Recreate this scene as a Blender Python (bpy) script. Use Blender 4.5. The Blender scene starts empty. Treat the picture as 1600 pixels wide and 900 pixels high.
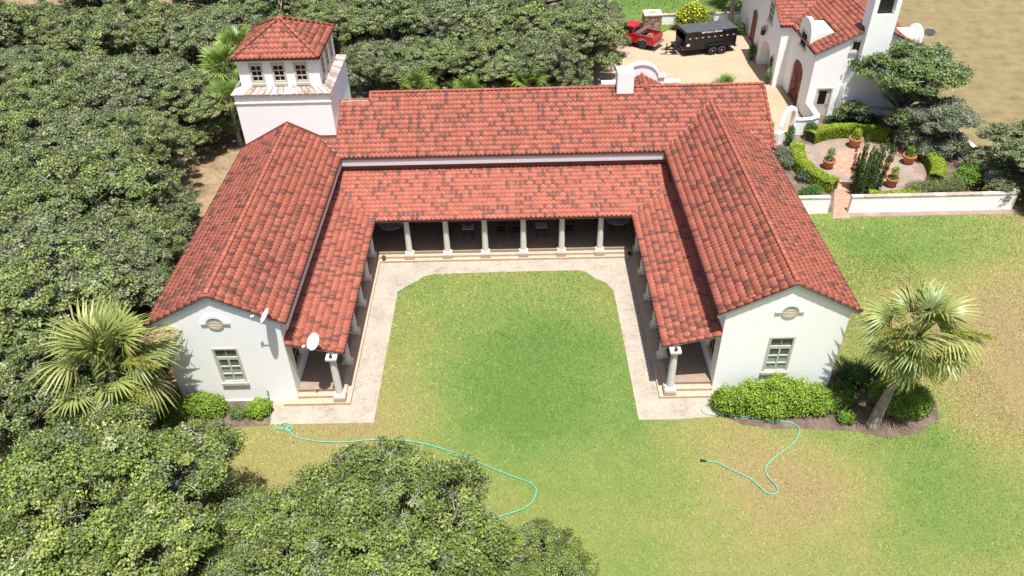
import bpy, bmesh, math, random
import numpy as np
from mathutils import Matrix, Vector

# ---------------------------------------------------------------- camera, world, sun, exposure
scene = bpy.context.scene
F_PX = 1217.512
CAM = np.array([0.7163, -26.6802, 27.6935])
YAW, PIT, ROL = -0.0085696, 0.6675846, -0.0260784
FW = np.array([math.sin(YAW)*math.cos(PIT), math.cos(YAW)*math.cos(PIT), -math.sin(PIT)])
_r = np.array([math.cos(YAW), -math.sin(YAW), 0.0]); _u = np.cross(_r, FW)
RT = _r*math.cos(ROL)+_u*math.sin(ROL); UP = -_r*math.sin(ROL)+_u*math.cos(ROL)
cam_data = bpy.data.cameras.new('camera')
cam = bpy.data.objects.new('camera', cam_data)
scene.collection.objects.link(cam)
cam_data.sensor_width = 36.0
cam_data.lens = 36.0*F_PX/1600.0
cam_data.clip_start = 0.5
cam_data.clip_end = 2000.0
cam.matrix_world = Matrix(((RT[0], UP[0], -FW[0], CAM[0]), (RT[1], UP[1], -FW[1], CAM[1]), (RT[2], UP[2], -FW[2], CAM[2]), (0, 0, 0, 1)))
scene.camera = cam

SUN_TRAVEL = Vector((-0.07, 0.26, -1.0)).normalized()
world = bpy.data.worlds.new('World'); scene.world = world; world.use_nodes = True
wn = world.node_tree.nodes; wl = world.node_tree.links
sky = wn.new('ShaderNodeTexSky'); sky.sky_type = 'NISHITA'; sky.sun_disc = False
sky.sun_elevation = math.asin(-SUN_TRAVEL.z)
sky.sun_rotation = math.atan2(-SUN_TRAVEL.x, -SUN_TRAVEL.y)
sky.air_density = 0.8; sky.dust_density = 3.0; sky.ozone_density = 0.6
wl.new(sky.outputs['Color'], wn['Background'].inputs['Color'])
wn['Background'].inputs['Strength'].default_value = 0.09
sun_data = bpy.data.lights.new('sun', 'SUN'); sun_data.energy = 5.0; sun_data.angle = math.radians(0.5)
sun_data.color = (1.0, 0.965, 0.91)
sun = bpy.data.objects.new('sun', sun_data); scene.collection.objects.link(sun)
sun.rotation_euler = SUN_TRAVEL.to_track_quat('-Z', 'Y').to_euler(); sun.location = (5, -20, 60)
scene.view_settings.view_transform = 'Standard'; scene.view_settings.look = 'None'
scene.view_settings.gamma = 1.0; scene.view_settings.use_curve_mapping = False
scene.view_settings.exposure = 0.75

# ---------------------------------------------------------------- helpers
COL = scene.collection
rnd = random.Random(7)
nrg = np.random.default_rng(11)

def P(px, py, z=0.0):
    """a photo pixel (1600x900) taken to the level z"""
    d = FW+RT*(px-800)/F_PX+UP*(450-py)/F_PX
    t = (z-CAM[2])/d[2]
    return CAM+d*t

def lin(r, g, b):
    f = lambda c: c/12.92 if c <= 0.04045 else ((c+0.055)/1.055)**2.4
    return (f(r/255), f(g/255), f(b/255))

def link(o, parent=None):
    COL.objects.link(o)
    if parent is not None:
        o.parent = parent
        if parent.name in ROOT: o.matrix_parent_inverse = ROOT[parent.name]
    return o

ROOT = {}
def root(name, loc):
    """an Empty at the thing's base whose parts are given in scene coordinates"""
    o = empty(name, loc); ROOT[o.name] = Matrix.Translation(-Vector(loc)); return o

def tag(o, label=None, cat=None, group=None, kind=None):
    if label: o['label'] = label
    if cat: o['category'] = cat
    if group: o['group'] = group
    if kind: o['kind'] = kind
    return o

def empty(name, loc=(0, 0, 0), rz=0.0):
    o = bpy.data.objects.new(name, None); COL.objects.link(o)
    o.location = loc; o.rotation_euler = (0, 0, rz); o.empty_display_size = 0.3
    return o

def np_mesh(name, V, Fq, mat, col=None, smooth=False):
    """mesh from arrays: V (n,3), Fq (m,k)"""
    V = np.asarray(V, np.float32); Fq = np.asarray(Fq, np.int32)
    me = bpy.data.meshes.new(name)
    k = Fq.shape[1]
    me.vertices.add(len(V)); me.vertices.foreach_set('co', V.ravel())
    me.loops.add(Fq.size); me.loops.foreach_set('vertex_index', Fq.ravel())
    me.polygons.add(len(Fq)); me.polygons.foreach_set('loop_start', np.arange(len(Fq), dtype=np.int32)*k)
    me.polygons.foreach_set('loop_total', np.full(len(Fq), k, np.int32))
    if smooth: me.polygons.foreach_set('use_smooth', np.ones(len(Fq), bool))
    if col is not None:
        a = me.color_attributes.new('Col', 'FLOAT_COLOR', 'POINT')
        c4 = np.ones((len(V), 4), np.float32); c4[:, :3] = col
        a.data.foreach_set('color', c4.ravel())
    me.update(calc_edges=True); me.validate()
    if mat is not None: me.materials.append(mat)
    return me

def mesh_obj(name, me, parent=None):
    return link(bpy.data.objects.new(name, me), parent)

class MB:
    """collects simple shapes into one mesh"""
    def __init__(s): s.v = []; s.f = []
    def add(s, V, F):
        b = len(s.v); s.v += [tuple(p) for p in V]; s.f += [tuple(i+b for i in f) for f in F]; return s
    def box(s, x0, x1, y0, y1, z0, z1):
        return s.add([(x0, y0, z0), (x1, y0, z0), (x1, y1, z0), (x0, y1, z0), (x0, y0, z1), (x1, y0, z1), (x1, y1, z1), (x0, y1, z1)],
                     [(0, 3, 2, 1), (4, 5, 6, 7), (0, 1, 5, 4), (1, 2, 6, 5), (2, 3, 7, 6), (3, 0, 4, 7)])
    def quad(s, a, b, c, d): return s.add([a, b, c, d], [(0, 1, 2, 3)])
    def poly(s, pts): return s.add(pts, [tuple(range(len(pts)))])
    def prism(s, pts, z0, z1):
        n = len(pts); V = [(p[0], p[1], z0) for p in pts]+[(p[0], p[1], z1) for p in pts]
        F = [tuple(range(n-1, -1, -1)), tuple(range(n, 2*n))]+[(i, (i+1) % n, n+(i+1) % n, n+i) for i in range(n)]
        return s.add(V, F)
    def extr(s, pts, vec):
        """planar 3-D polygon pushed along vec"""
        n = len(pts); v = Vector(vec); V = [Vector(p) for p in pts]; V = V+[p+v for p in V]
        F = [tuple(range(n-1, -1, -1)), tuple(range(n, 2*n))]+[(i, (i+1) % n, n+(i+1) % n, n+i) for i in range(n)]
        return s.add(V, F)
    def bar(s, a, b, w, h=None, up=(0, 0, 1)):
        h = h or w; a = Vector(a); b = Vector(b); d = (b-a).normalized(); u = Vector(up)
        if abs(d.dot(u)) > .98: u = Vector((0, 1, 0))
        x = d.cross(u).normalized(); y = x.cross(d)
        q = [x*w/2+y*h/2, -x*w/2+y*h/2, -x*w/2-y*h/2, x*w/2-y*h/2]
        return s.add([a+i for i in q]+[b+i for i in q], [(0, 1, 2, 3), (7, 6, 5, 4), (0, 4, 5, 1), (1, 5, 6, 2), (2, 6, 7, 3), (3, 7, 4, 0)])
    def tube(s, path, rad, n=8, cap=True):
        path = [Vector(p) for p in path]; m = len(path)
        rad = rad if hasattr(rad, '__len__') else [rad]*m
        V = []; F = []; ref = Vector((0.13, 0.31, 0.94))
        for i, p in enumerate(path):
            d = (path[min(i+1, m-1)]-path[max(i-1, 0)]).normalized()
            r_ = ref if abs(d.dot(ref)) < .95 else Vector((1, 0, 0))
            x = d.cross(r_).normalized(); y = d.cross(x)
            for k in range(n):
                a = 2*math.pi*k/n; V.append(p+(x*math.cos(a)+y*math.sin(a))*rad[i])
        for i in range(m-1):
            for k in range(n):
                F.append((i*n+k, i*n+(k+1) % n, (i+1)*n+(k+1) % n, (i+1)*n+k))
        if cap: F += [tuple(range(n-1, -1, -1)), tuple(range((m-1)*n, m*n))]
        return s.add(V, F)
    def lathe(s, prof, c=(0, 0, 0), n=20, cap=True):
        V = []; F = []; m = len(prof)
        for r, z in prof:
            for k in range(n):
                a = 2*math.pi*k/n; V.append((c[0]+r*math.cos(a), c[1]+r*math.sin(a), c[2]+z))
        for i in range(m-1):
            for k in range(n):
                F.append((i*n+k, i*n+(k+1) % n, (i+1)*n+(k+1) % n, (i+1)*n+k))
        if cap: F += [tuple(range(n-1, -1, -1)), tuple(range((m-1)*n, m*n))]
        return s.add(V, F)
    def wheel(s, c, r, w, axis, n=24, r_in=None):
        """a disc lying across axis (unit vector), rounded edge"""
        ax = Vector(axis).normalized(); x = ax.cross(Vector((0, 0, 1))).normalized(); y = ax.cross(x)
        prof = [(r_in or 0.001, -w/2), (r*.86, -w/2), (r*.97, -w*.36), (r, -w*.15), (r, w*.15), (r*.97, w*.36), (r*.86, w/2), (r_in or 0.001, w/2)]
        V = []; F = []; c = Vector(c); m = len(prof)
        for rr, t in prof:
            for k in range(n):
                a = 2*math.pi*k/n; V.append(c+ax*t+(x*math.cos(a)+y*math.sin(a))*rr)
        for i in range(m-1):
            for k in range(n): F.append((i*n+k, i*n+(k+1) % n, (i+1)*n+(k+1) % n, (i+1)*n+k))
        return s.add(V, F)
    def build(s, name, mat, parent=None, smooth=False, bevel=0.0, xf=None):
        me = bpy.data.meshes.new(name)
        V = s.v if xf is None else [tuple(xf @ Vector(p)) for p in s.v]
        me.from_pydata(V, [], s.f); me.update()
        bm = bmesh.new(); bm.from_mesh(me); bmesh.ops.recalc_face_normals(bm, faces=bm.faces)
        if bevel: bmesh.ops.bevel(bm, geom=[e for e in bm.edges if len(e.link_faces) == 2 and e.calc_face_angle(0) > .6], offset=bevel, segments=2, affect='EDGES')
        bm.to_mesh(me); bm.free()
        if smooth:
            for p in me.polygons: p.use_smooth = True
            me.set_sharp_from_angle(angle=math.radians(40))
        me.materials.append(mat)
        return link(bpy.data.objects.new(name, me), parent)

def copy_tree(o, parent=None):
    c = o.copy(); COL.objects.link(c)
    if parent is not None: c.parent = parent
    for ch in list(o.children): copy_tree(ch, c)
    return c

# ---------------------------------------------------------------- materials
def mat_new(name):
    m = bpy.data.materials.new(name); m.use_nodes = True
    nt = m.node_tree; return m, nt, nt.nodes['Principled BSDF'], nt.nodes, nt.links

def N(nodes, t, **kw):
    n = nodes.new(t)
    for k, v in kw.items(): setattr(n, k, v)
    return n

def noise(nt, scale, detail=4, rough=.55, coord=None):
    n = nt.nodes.new('ShaderNodeTexNoise'); n.inputs['Scale'].default_value = scale
    n.inputs['Detail'].default_value = detail; n.inputs['Roughness'].default_value = rough
    if coord is not None: nt.links.new(coord, n.inputs['Vector'])
    return n

def pos(nt):
    return nt.nodes.new('ShaderNodeNewGeometry').outputs['Position']

def ramp(nt, fac, stops):
    r = nt.nodes.new('ShaderNodeValToRGB'); nt.links.new(fac, r.inputs['Fac'])
    e = r.color_ramp.elements
    while len(e) < len(stops): e.new(0.5)
    for el, (p, c) in zip(e, stops): el.position = p; el.color = (*c, 1)
    return r.outputs['Color']

def mix(nt, fac, a, b, mode='MIX'):
    m = nt.nodes.new('ShaderNodeMix'); m.data_type = 'RGBA'; m.blend_type = mode
    for sock, val in ((m.inputs['Factor'], fac), (m.inputs['A'], a), (m.inputs['B'], b)):
        if isinstance(val, (int, float)): sock.default_value = val
        elif isinstance(val, tuple): sock.default_value = (*val, 1)
        else: nt.links.new(val, sock)
    return m.outputs['Result']

def math_(nt, op, a, b=None, clamp=False):
    m = nt.nodes.new('ShaderNodeMath'); m.operation = op; m.use_clamp = clamp
    for i, val in enumerate((a, b)):
        if val is None: continue
        if isinstance(val, (int, float)): m.inputs[i].default_value = val
        else: nt.links.new(val, m.inputs[i])
    return m.outputs[0]

def maprange(nt, v, a, b, c=0.0, d=1.0, smooth=True):
    m = nt.nodes.new('ShaderNodeMapRange'); m.interpolation_type = 'SMOOTHSTEP' if smooth else 'LINEAR'
    nt.links.new(v, m.inputs['Value'])
    for k, x in zip(('From Min', 'From Max', 'To Min', 'To Max'), (a, b, c, d)): m.inputs[k].default_value = x
    return m.outputs['Result']

def bump(nt, h, strength, dist, bsdf):
    b = nt.nodes.new('ShaderNodeBump'); b.inputs['Strength'].default_value = strength; b.inputs['Distance'].default_value = dist
    nt.links.new(h, b.inputs['Height']); nt.links.new(b.outputs['Normal'], bsdf.inputs['Normal'])

def simple(name, c, rough=.6, metal=0.0, var=.12, nscale=6.0, bmp=0.0, spec=.5):
    m, nt, b, n, l = mat_new(name)
    nz = noise(nt, nscale, 5, .6, pos(nt))
    lo = tuple(x*(1-var) for x in c); hi = tuple(min(1, x*(1+var)) for x in c)
    l.new(ramp(nt, nz.outputs['Fac'], [(.3, lo), (.7, hi)]), b.inputs['Base Color'])
    b.inputs['Roughness'].default_value = rough; b.inputs['Metallic'].default_value = metal
    b.inputs['Specular IOR Level'].default_value = spec
    if bmp:
        n2 = noise(nt, nscale*6, 4, .6, pos(nt)); bump(nt, n2.outputs['Fac'], bmp, .02, b)
    return m

def stucco(name, c, stain=(.55, .53, .48), amt=.25):
    m, nt, b, n, l = mat_new(name); p = pos(nt)
    mp = N(n, 'ShaderNodeMapping'); mp.inputs['Scale'].default_value = (1.6, 1.6, .35); l.new(p, mp.inputs['Vector'])
    s1 = noise(nt, 1.0, 6, .65, mp.outputs['Vector']); s2 = noise(nt, .5, 4, .5, p)
    f = math_(nt, 'MULTIPLY', maprange(nt, s1.outputs['Fac'], .5, .85), amt)
    c2 = mix(nt, f, c, stain)
    l.new(mix(nt, maprange(nt, s2.outputs['Fac'], .35, .7, 0, .06), c2, (.70, .69, .66)), b.inputs['Base Color'])
    b.inputs['Roughness'].default_value = .85; b.inputs['Specular IOR Level'].default_value = .25
    n3 = noise(nt, 28, 5, .65, p); bump(nt, n3.outputs['Fac'], .18, .012, b)
    return m

def attr_mat(name, rough=.7, spec=.3, nscale=14, var=.22, trans=0.0, bmp=0.0, tint=(1, 1, 1)):
    m, nt, b, n, l = mat_new(name); p = pos(nt)
    at = N(n, 'ShaderNodeAttribute'); at.attribute_name = 'Col'
    nz = noise(nt, nscale, 4, .6, p)
    k = ramp(nt, nz.outputs['Fac'], [(.3, tuple((1-var)*t for t in tint)), (.7, tuple((1+var)*t for t in tint))])
    c = mix(nt, 1.0, at.outputs['Color'], k, 'MULTIPLY')
    l.new(c, b.inputs['Base Color']); b.inputs['Roughness'].default_value = rough; b.inputs['Specular IOR Level'].default_value = spec
    if bmp: bump(nt, noise(nt, nscale*5, 4, .6, p).outputs['Fac'], bmp, .01, b)
    if trans:
        tr = N(n, 'ShaderNodeBsdfTranslucent'); mx = N(n, 'ShaderNodeMixShader'); mx.inputs['Fac'].default_value = trans
        l.new(mix(nt, 1.0, c, (1.25, 1.35, .6), 'MULTIPLY'), tr.inputs['Color'])
        out = n['Material Output']; l.new(b.outputs[0], mx.inputs[1]); l.new(tr.outputs[0], mx.inputs[2]); l.new(mx.outputs[0], out.inputs['Surface'])
    return m

M = {}
M['white'] = stucco('white_stucco', (.86, .86, .85), amt=.16)
M['white_trim'] = simple('white_trim', (.80, .79, .77), .7, var=.04)
M['fascia'] = simple('fascia_paint', (.62, .62, .64), .55, var=.05)
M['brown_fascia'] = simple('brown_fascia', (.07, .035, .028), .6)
M['vent'] = simple('tan_vent', (.50, .43, .32), .65, var=.06)
M['cream'] = simple('cream_frame', (.60, .53, .44), .55, var=.06)
M['cream2'] = simple('pale_cream', (.50, .46, .39), .6, var=.05)
M['tile'] = attr_mat('terracotta_tile', .72, .25, 5.0, .07, bmp=.10)
M['deck'] = simple('roof_underlay', (.10, .045, .033), .9)
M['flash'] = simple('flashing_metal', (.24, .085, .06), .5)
M['stone_col'] = simple('cast_stone', (.62, .59, .53), .8, var=.06, nscale=9, bmp=.15)
M['step'] = simple('beige_concrete', (.41, .31, .225), .85, var=.10, nscale=3, bmp=.15)
M['floor'] = simple('porch_floor', (.25, .185, .14), .8, var=.12, nscale=2.5, bmp=.1)
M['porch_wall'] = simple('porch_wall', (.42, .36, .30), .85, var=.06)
M['glass_dark'] = simple('dark_glass', (.012, .013, .014), .08, var=.3, spec=.6)
M['glass_green'] = simple('green_glass', (.075, .12, .10), .12, var=.25, nscale=3)
M['glass_blind'] = simple('pane_over_blind', (.25, .32, .30), .15, var=.15, nscale=3)
M['bark'] = simple('oak_bark', (.20, .18, .155), .9, var=.35, nscale=10, bmp=.5)
M['leaf'] = attr_mat('oak_leaf', .5, .35, 1.2, .18, trans=.08)
M['shrub'] = attr_mat('shrub_leaf', .55, .35, 2.0, .2, trans=.2)
M['palm'] = attr_mat('palm_leaf', .45, .45, 2.0, .2, trans=.2)
M['twig'] = attr_mat('twig', .85, .2, 4.0, .2)
M['palm_trunk'] = simple('palm_trunk', (.24, .205, .17), .9, var=.4, nscale=8, bmp=.6)
M['black_metal'] = simple('black_metal', (.018, .018, .02), .45, var=.3, nscale=3)
M['dish'] = simple('dish_grey', (.50, .55, .62), .45, var=.05)
M['galv'] = simple('galvanised', (.32, .33, .34), .4, metal=.6)
M['table_top'] = simple('pale_stone_top', (.46, .48, .50), .4, var=.08)
M['iron'] = simple('dark_iron', (.02, .017, .015), .55)
M['hose'] = simple('green_hose', (.10, .48, .38), .4, var=.1)
M['redwood'] = simple('red_door_paint', (.22, .055, .042), .6, var=.2, nscale=4)
M['door_grey'] = simple('putty_door', (.50, .45, .41), .6, var=.06)
M['terracotta'] = simple('terracotta_pot', (.42, .145, .065), .8, var=.18, nscale=8)
M['red_paint'] = simple('red_car_paint', (.46, .006, .010), .22, var=.08, spec=.6)
M['black_paint'] = simple('black_trailer_paint', (.010, .010, .011), .35, var=.3)
M['tarp'] = simple('charcoal_tarp', (.05, .055, .065), .7, var=.3, nscale=3, bmp=.3)
M['rubber'] = simple('tyre_rubber', (.035, .033, .031), .85)
M['chrome'] = simple('bumper_metal', (.45, .44, .42), .3, metal=.8)
M['grey_trim'] = simple('grey_plastic', (.10, .10, .11), .6)
M['brown_cover'] = simple('brown_box_lid', (.11, .065, .06), .6)
M['yellow'] = simple('yellow_strap', (.65, .48, .05), .6)
M['white_dec'] = simple('white_decal', (.80, .80, .80), .5, var=.03)
M['red_dec'] = simple('red_reflector', (.45, .02, .03), .3)
M['copper'] = simple('weathered_copper', (.35, .20, .17), .5, metal=.3)
# ---------------------------------------------------------------- ground
def blob(nt, sx, sy, x, y, r, soft=1.0):
    dx = math_(nt, 'SUBTRACT', sx, x); dy = math_(nt, 'SUBTRACT', sy, y)
    d = math_(nt, 'SQRT', math_(nt, 'ADD', math_(nt, 'MULTIPLY', dx, dx), math_(nt, 'MULTIPLY', dy, dy)))
    return maprange(nt, d, 0.0, r, 1.0, 0.0)

GREEN = [(1.0, 4.5, 6.5, .34), (2.2, 1.2, 5.0, .34), (-1, -1, 5, .20), (19.5, -5.0, 4.5, .38), (26, 13.2, 5, .28), (20.5, 11.5, 5, .15), (-5.5, 8, 3, .1), (6, -9, 5, .12), (3, -5, 6, .10),
         (33, 4, 3, .22), (20, 57, 12, .40), (10, 58, 9, .35), (24.5, 10.5, 4, .12)]
DRY = [(12.6, -6.2, 3.2, .42), (11.0, -3.2, 3.0, .28), (-9, -2.4, 4.5, .34), (-4.5, 3.0, 2.6, .22), (24.5, 4.5, 5.5, .42), (27, -1.5, 6, .36), (23, -4, 4, .18), (8.8, -8.5, 4, .18), (0.2, 7.8, 3, .12), (31, 8, 6, .30), (-5, 0, 3, .18)]

def grass_colour(nt):
    p = pos(nt); sp = nt.nodes.new('ShaderNodeSeparateXYZ'); nt.links.new(p, sp.inputs[0])
    sx, sy = sp.outputs['X'], sp.outputs['Y']
    n1 = noise(nt, .22, 3, .5, p); n2 = noise(nt, 1.5, 4, .6, p); n3 = noise(nt, 9, 3, .6, p)
    t = math_(nt, 'ADD', .56, math_(nt, 'MULTIPLY', math_(nt, 'SUBTRACT', n1.outputs['Fac'], .5), .75))
    t = math_(nt, 'ADD', t, math_(nt, 'MULTIPLY', math_(nt, 'SUBTRACT', n2.outputs['Fac'], .5), .45))
    t = math_(nt, 'ADD', t, math_(nt, 'MULTIPLY', math_(nt, 'SUBTRACT', n3.outputs['Fac'], .5), .40))
    for x, y, r, a in GREEN: t = math_(nt, 'ADD', t, math_(nt, 'MULTIPLY', blob(nt, sx, sy, x, y, r*1.5), a*.72))
    for x, y, r, a in DRY: t = math_(nt, 'SUBTRACT', t, math_(nt, 'MULTIPLY', blob(nt, sx, sy, x, y, r*1.5), a*.95))
    # the unwatered pasture beyond the garden and the far buildings
    past = math_(nt, 'MULTIPLY', maprange(nt, math_(nt, 'ADD', sx, math_(nt, 'MULTIPLY', n2.outputs['Fac'], 3)), 31.0, 36.0), maprange(nt, sy, 11.0, 18.0))
    t = math_(nt, 'SUBTRACT', t, math_(nt, 'MULTIPLY', past, .1), True)
    mp = nt.nodes.new('ShaderNodeMapping'); mp.inputs['Scale'].default_value = (.8, .9, 1); nt.links.new(p, mp.inputs['Vector'])
    st = noise(nt, .9, 6, .68, mp.outputs['Vector'])
    dry = ramp(nt, math_(nt, 'ADD', math_(nt, 'MULTIPLY', st.outputs['Fac'], .7), math_(nt, 'MULTIPLY', n3.outputs['Fac'], .3)), [(.34, (.17, .135, .070)), (.48, (.25, .20, .105)), (.62, (.31, .25, .135)), (.74, (.24, .225, .085))])
    return mix(nt, past, ramp(nt, t, [(0.0, (.30, .235, .12)), (.18, (.31, .255, .115)), (.36, (.285, .275, .098)), (.60, (.216, .262, .074)), (.85, (.150, .236, .058)), (1.0, (.120, .208, .048))]), dry)

m, nt, b, n, l = mat_new('lawn_grass'); M['lawn'] = m
gc = grass_colour(nt); g2 = noise(nt, 38, 3, .7, pos(nt))
l.new(mix(nt, 1.0, gc, ramp(nt, g2.outputs['Fac'], [(.32, (.42, .42, .40)), (.66, (1.0, 1.0, .97))]), 'MULTIPLY'), b.inputs['Base Color'])  # fine dark noise: shade between the blades put into the ground colour
b.inputs['Roughness'].default_value = .9; b.inputs['Specular IOR Level'].default_value = .15
bump(nt, noise(nt, 22, 4, .7, pos(nt)).outputs['Fac'], .7, .06, b)
m, nt, b, n, l = mat_new('grass_blade'); M['blade'] = m
at = N(n, 'ShaderNodeAttribute'); at.attribute_name = 'Col'
l.new(mix(nt, 1.0, grass_colour(nt), at.outputs['Color'], 'MULTIPLY'), b.inputs['Base Color'])
b.inputs['Roughness'].default_value = .6; b.inputs['Specular IOR Level'].default_value = .25

def ground_mat(name, stops, s1=.6, s2=9, s3=45, bmp=.5, speck=.25, rough=.9):
    m, nt, b, n, l = mat_new(name); p = pos(nt)
    a = noise(nt, s1, 5, .6, p); c = noise(nt, s2, 5, .65, p); d = noise(nt, s3, 3, .7, p)
    t = math_(nt, 'ADD', math_(nt, 'MULTIPLY', a.outputs['Fac'], .55), math_(nt, 'MULTIPLY', c.outputs['Fac'], .45))
    col = ramp(nt, t, stops)
    l.new(mix(nt, 1.0, col, ramp(nt, d.outputs['Fac'], [(.3, (1-speck,)*3), (.7, (1+speck*.5,)*3)]), 'MULTIPLY'), b.inputs['Base Color'])
    b.inputs['Roughness'].default_value = rough; b.inputs['Specular IOR Level'].default_value = .2
    bump(nt, d.outputs['Fac'], bmp, .03, b)
    return m
M['walk'] = ground_mat('exposed_aggregate', [(.34, (.20, .17, .14)), (.43, (.31, .268, .222)), (.52, (.36, .312, .258)), (.66, (.40, .348, .29))], .9, 5, 22, .6, .30)
M['sand'] = ground_mat('sandy_drive', [(.3, (.27, .20, .135)), (.5, (.36, .275, .19)), (.7, (.42, .33, .235))], .25, 3, 25, .3, .12)
M['mulch'] = ground_mat('bark_mulch', [(.3, (.06, .045, .035)), (.5, (.16, .115, .09)), (.7, (.30, .24, .20))], 1.2, 14, 40, 1.0, .5)
M['gravel'] = ground_mat('brown_gravel', [(.3, (.15, .11, .09)), (.5, (.27, .20, .165)), (.7, (.38, .30, .25))], .8, 8, 35, .7, .4)
M['litter'] = ground_mat('leaf_litter', [(.28, (.07, .055, .03)), (.45, (.20, .145, .085)), (.6, (.34, .245, .15)), (.72, (.12, .13, .045))], .35, 4, 25, .8, .35)
M['band'] = ground_mat('grey_concrete', [(.3, (.19, .15, .125)), (.5, (.255, .205, .17)), (.7, (.32, .26, .215))], .6, 6, 35, .3, .18)
# bricks of the garden path: too small to tell apart
m, nt, b, n, l = mat_new('brick_paving'); M['brickpave'] = m
br = N(n, 'ShaderNodeTexBrick'); l.new(pos(nt), br.inputs['Vector'])
br.inputs['Color1'].default_value = (.38, .16, .11, 1); br.inputs['Color2'].default_value = (.46, .23, .16, 1); br.inputs['Mortar'].default_value = (.40, .33, .27, 1)
for k, v in (('Scale', 1.0), ('Brick Width', .2), ('Row Height', .1), ('Mortar Size', .007)): br.inputs[k].default_value = v
l.new(mix(nt, 1.0, br.outputs['Color'], ramp(nt, noise(nt, 2.5, 4, .6, pos(nt)).outputs['Fac'], [(.3, (.7, .7, .7)), (.7, (1.15, 1.12, 1.1))]), 'MULTIPLY'), b.inputs['Base Color'])
b.inputs['Roughness'].default_value = .85

def struct(name, mb, mat, **k):
    o = mb.build(name, mat, **k); o['kind'] = 'structure'; return o
def sheet(name, pts, z, mat, thick=.02):
    return struct(name, MB().prism(pts, z-thick, z), mat)

# ground, one sheet to the horizon
struct('ground', MB().quad((-400, -300, 0), (400, -300, 0), (400, 900, 0), (-400, 900, 0)), M['lawn'])
DRIVE = [(-9, 23.3), (16.6, 23.3), (18.2, 24.2), (20.4, 25.3), (22.9, 29.0), (23.2, 30), (23.2, 49.6), (16.0, 48.6), (14.2, 46.9), (13.2, 47.6), (12.0, 52.5), (11.2, 60), (11, 80), (4, 80), (3, 56), (0, 44), (-9, 38)]
sheet('driveway', DRIVE, .012, M['sand'])
LITTER = [(-15.8, 3.2), (-15.8, 23), (-9.1, 23), (-9.1, 40), (-1, 46), (2, 58), (2, 75), (-70, 75), (-70, -13), (-20, -13), (-17.2, -3.5), (-16.4, -.6)]
sheet('forest_floor', LITTER, .008, M['litter'])
WALK = [(-11.1, -1.62), (-6.2, -1.64), (-6.17, 3.4), (-6.13, 8.3), (-5.75, 8.75), (-5.1, 9.3), (-4.75, 9.72), (-4.1, 9.9), (0, 9.98), (4.38, 9.98), (4.75, 9.8), (5.2, 9.2), (5.85, 8.7), (6.2, 8.0), (6.26, 3), (6.3, -1.78), (8.2, -1.8), (10.05, -1.65), (10.6, -.5),
        (10.6, -.03), (10.0, .05), (10.0, 12), (-10.0, 12), (-10.0, .05), (-11.3, -.03)]
sheet('courtyard_walk', WALK, .016, M['walk'])
BEDL = [(-16.6, -.02), (-16.6, -1.6), (-13.9, -1.85), (-12.5, -1.72), (-11.15, -1.66), (-11.35, -.02)]
BEDR = [(10.7, -.04), (10.25, -1.2), (10.4, -1.75), (11.1, -2.2), (12.4, -2.5), (13.7, -2.5), (16, -2.7), (17.5, -3.2), (19.0, -2.9), (20.2, -2.1), (20.6, -1.0), (19.6, .8), (17.6, 1.6), (15.9, 1.4), (15.8, -.04)]
struct('planting_bed', MB().prism(BEDL, -.02, .02), M['mulch'])
struct('planting_bed', MB().prism(BEDR, -.02, .02), M['mulch'])
GARD = [(16.0, 15.7), (32.5, 15.7), (32.5, 29.2), (23.4, 29.2), (20.6, 25.2), (17.4, 24.0), (16.0, 23.0)]
struct('garden_bed', MB().prism(GARD, -.02, .014), M['mulch'])
GC = (25.3, 21.5)
def arcpts(c, r, a0, a1, n): return [(c[0]+r*math.cos(math.radians(a0+(a1-a0)*i/n)), c[1]+r*math.sin(math.radians(a0+(a1-a0)*i/n))) for i in range(n+1)]
struct('gravel_ring', MB().prism(arcpts(GC, 4.1, 0, 351, 39), -.02, .020), M['gravel'])
struct('paving_ring', MB().prism(arcpts(GC, 3.2, 0, 351, 39), -.02, .026), M['band'])
struct('brick_paving', MB().prism(arcpts(GC, 2.3, 0, 351, 39), -.02, .034), M['brickpave'])
struct('brick_path', MB().prism([(20.9, 14.9), (22.0, 14.9), (23.6, 19.2), (22.7, 19.8)], -.02, .030), M['brickpave'])
struct('brick_path', MB().prism([(28.0, 23.0), (28.9, 22.3), (31.6, 28.8), (30.2, 28.9)], -.02, .030), M['brickpave'])
for k, q in enumerate([[(20.8, 25.7), (20.2, 24.9), (21.4, 24.1), (22.0, 24.9)], [(22.1, 24.8), (21.5, 24.0), (22.5, 23.2), (23.2, 24.1)]]):
    struct('stepping_slab', MB().prism(q, -.02, .030+.004*k), M['band'])
struct('gravel_strip', MB().prism([(22.1, 15.05), (32.9, 15.0), (32.9, 15.5), (22.1, 15.55)], -.02, .014), M['gravel'])

# ---------------------------------------------------------------- roof tiles
TW, TL = .272, .352
def tile_template(n=8):
    V = []
    bell = lambda t: math.sin(math.pi*t/.60) if t < .60 else 0.0
    for j, (y, lift) in enumerate(((0.0, .040), (TL*1.22, -.004))):
        for i in range(n+1):
            t = i/n; x = t*TW
            z = .050*bell(t)-(.008*math.sin(math.pi*(t-.60)/.40) if t >= .60 else 0)
            V.append((x, y+(.060*bell(t)-.012 if j == 0 else 0), z+lift))
    for i in range(n+1):
        x, y, z = V[i]; V.append((x, y+.004, z-.040))
    F = []
    for i in range(n):
        F.append((i, i+1, n+1+i+1, n+1+i)); F.append((2*n+2+i, 2*n+2+i+1, i+1, i))
    return np.array(V, np.float32), np.array(F, np.int32)
TV, TF = tile_template()
_roll = np.clip((.70-TV[:, 0]/TW)/.06, 0, 1)          # the rounded half of a tile
_pan = 1-_roll
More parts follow.
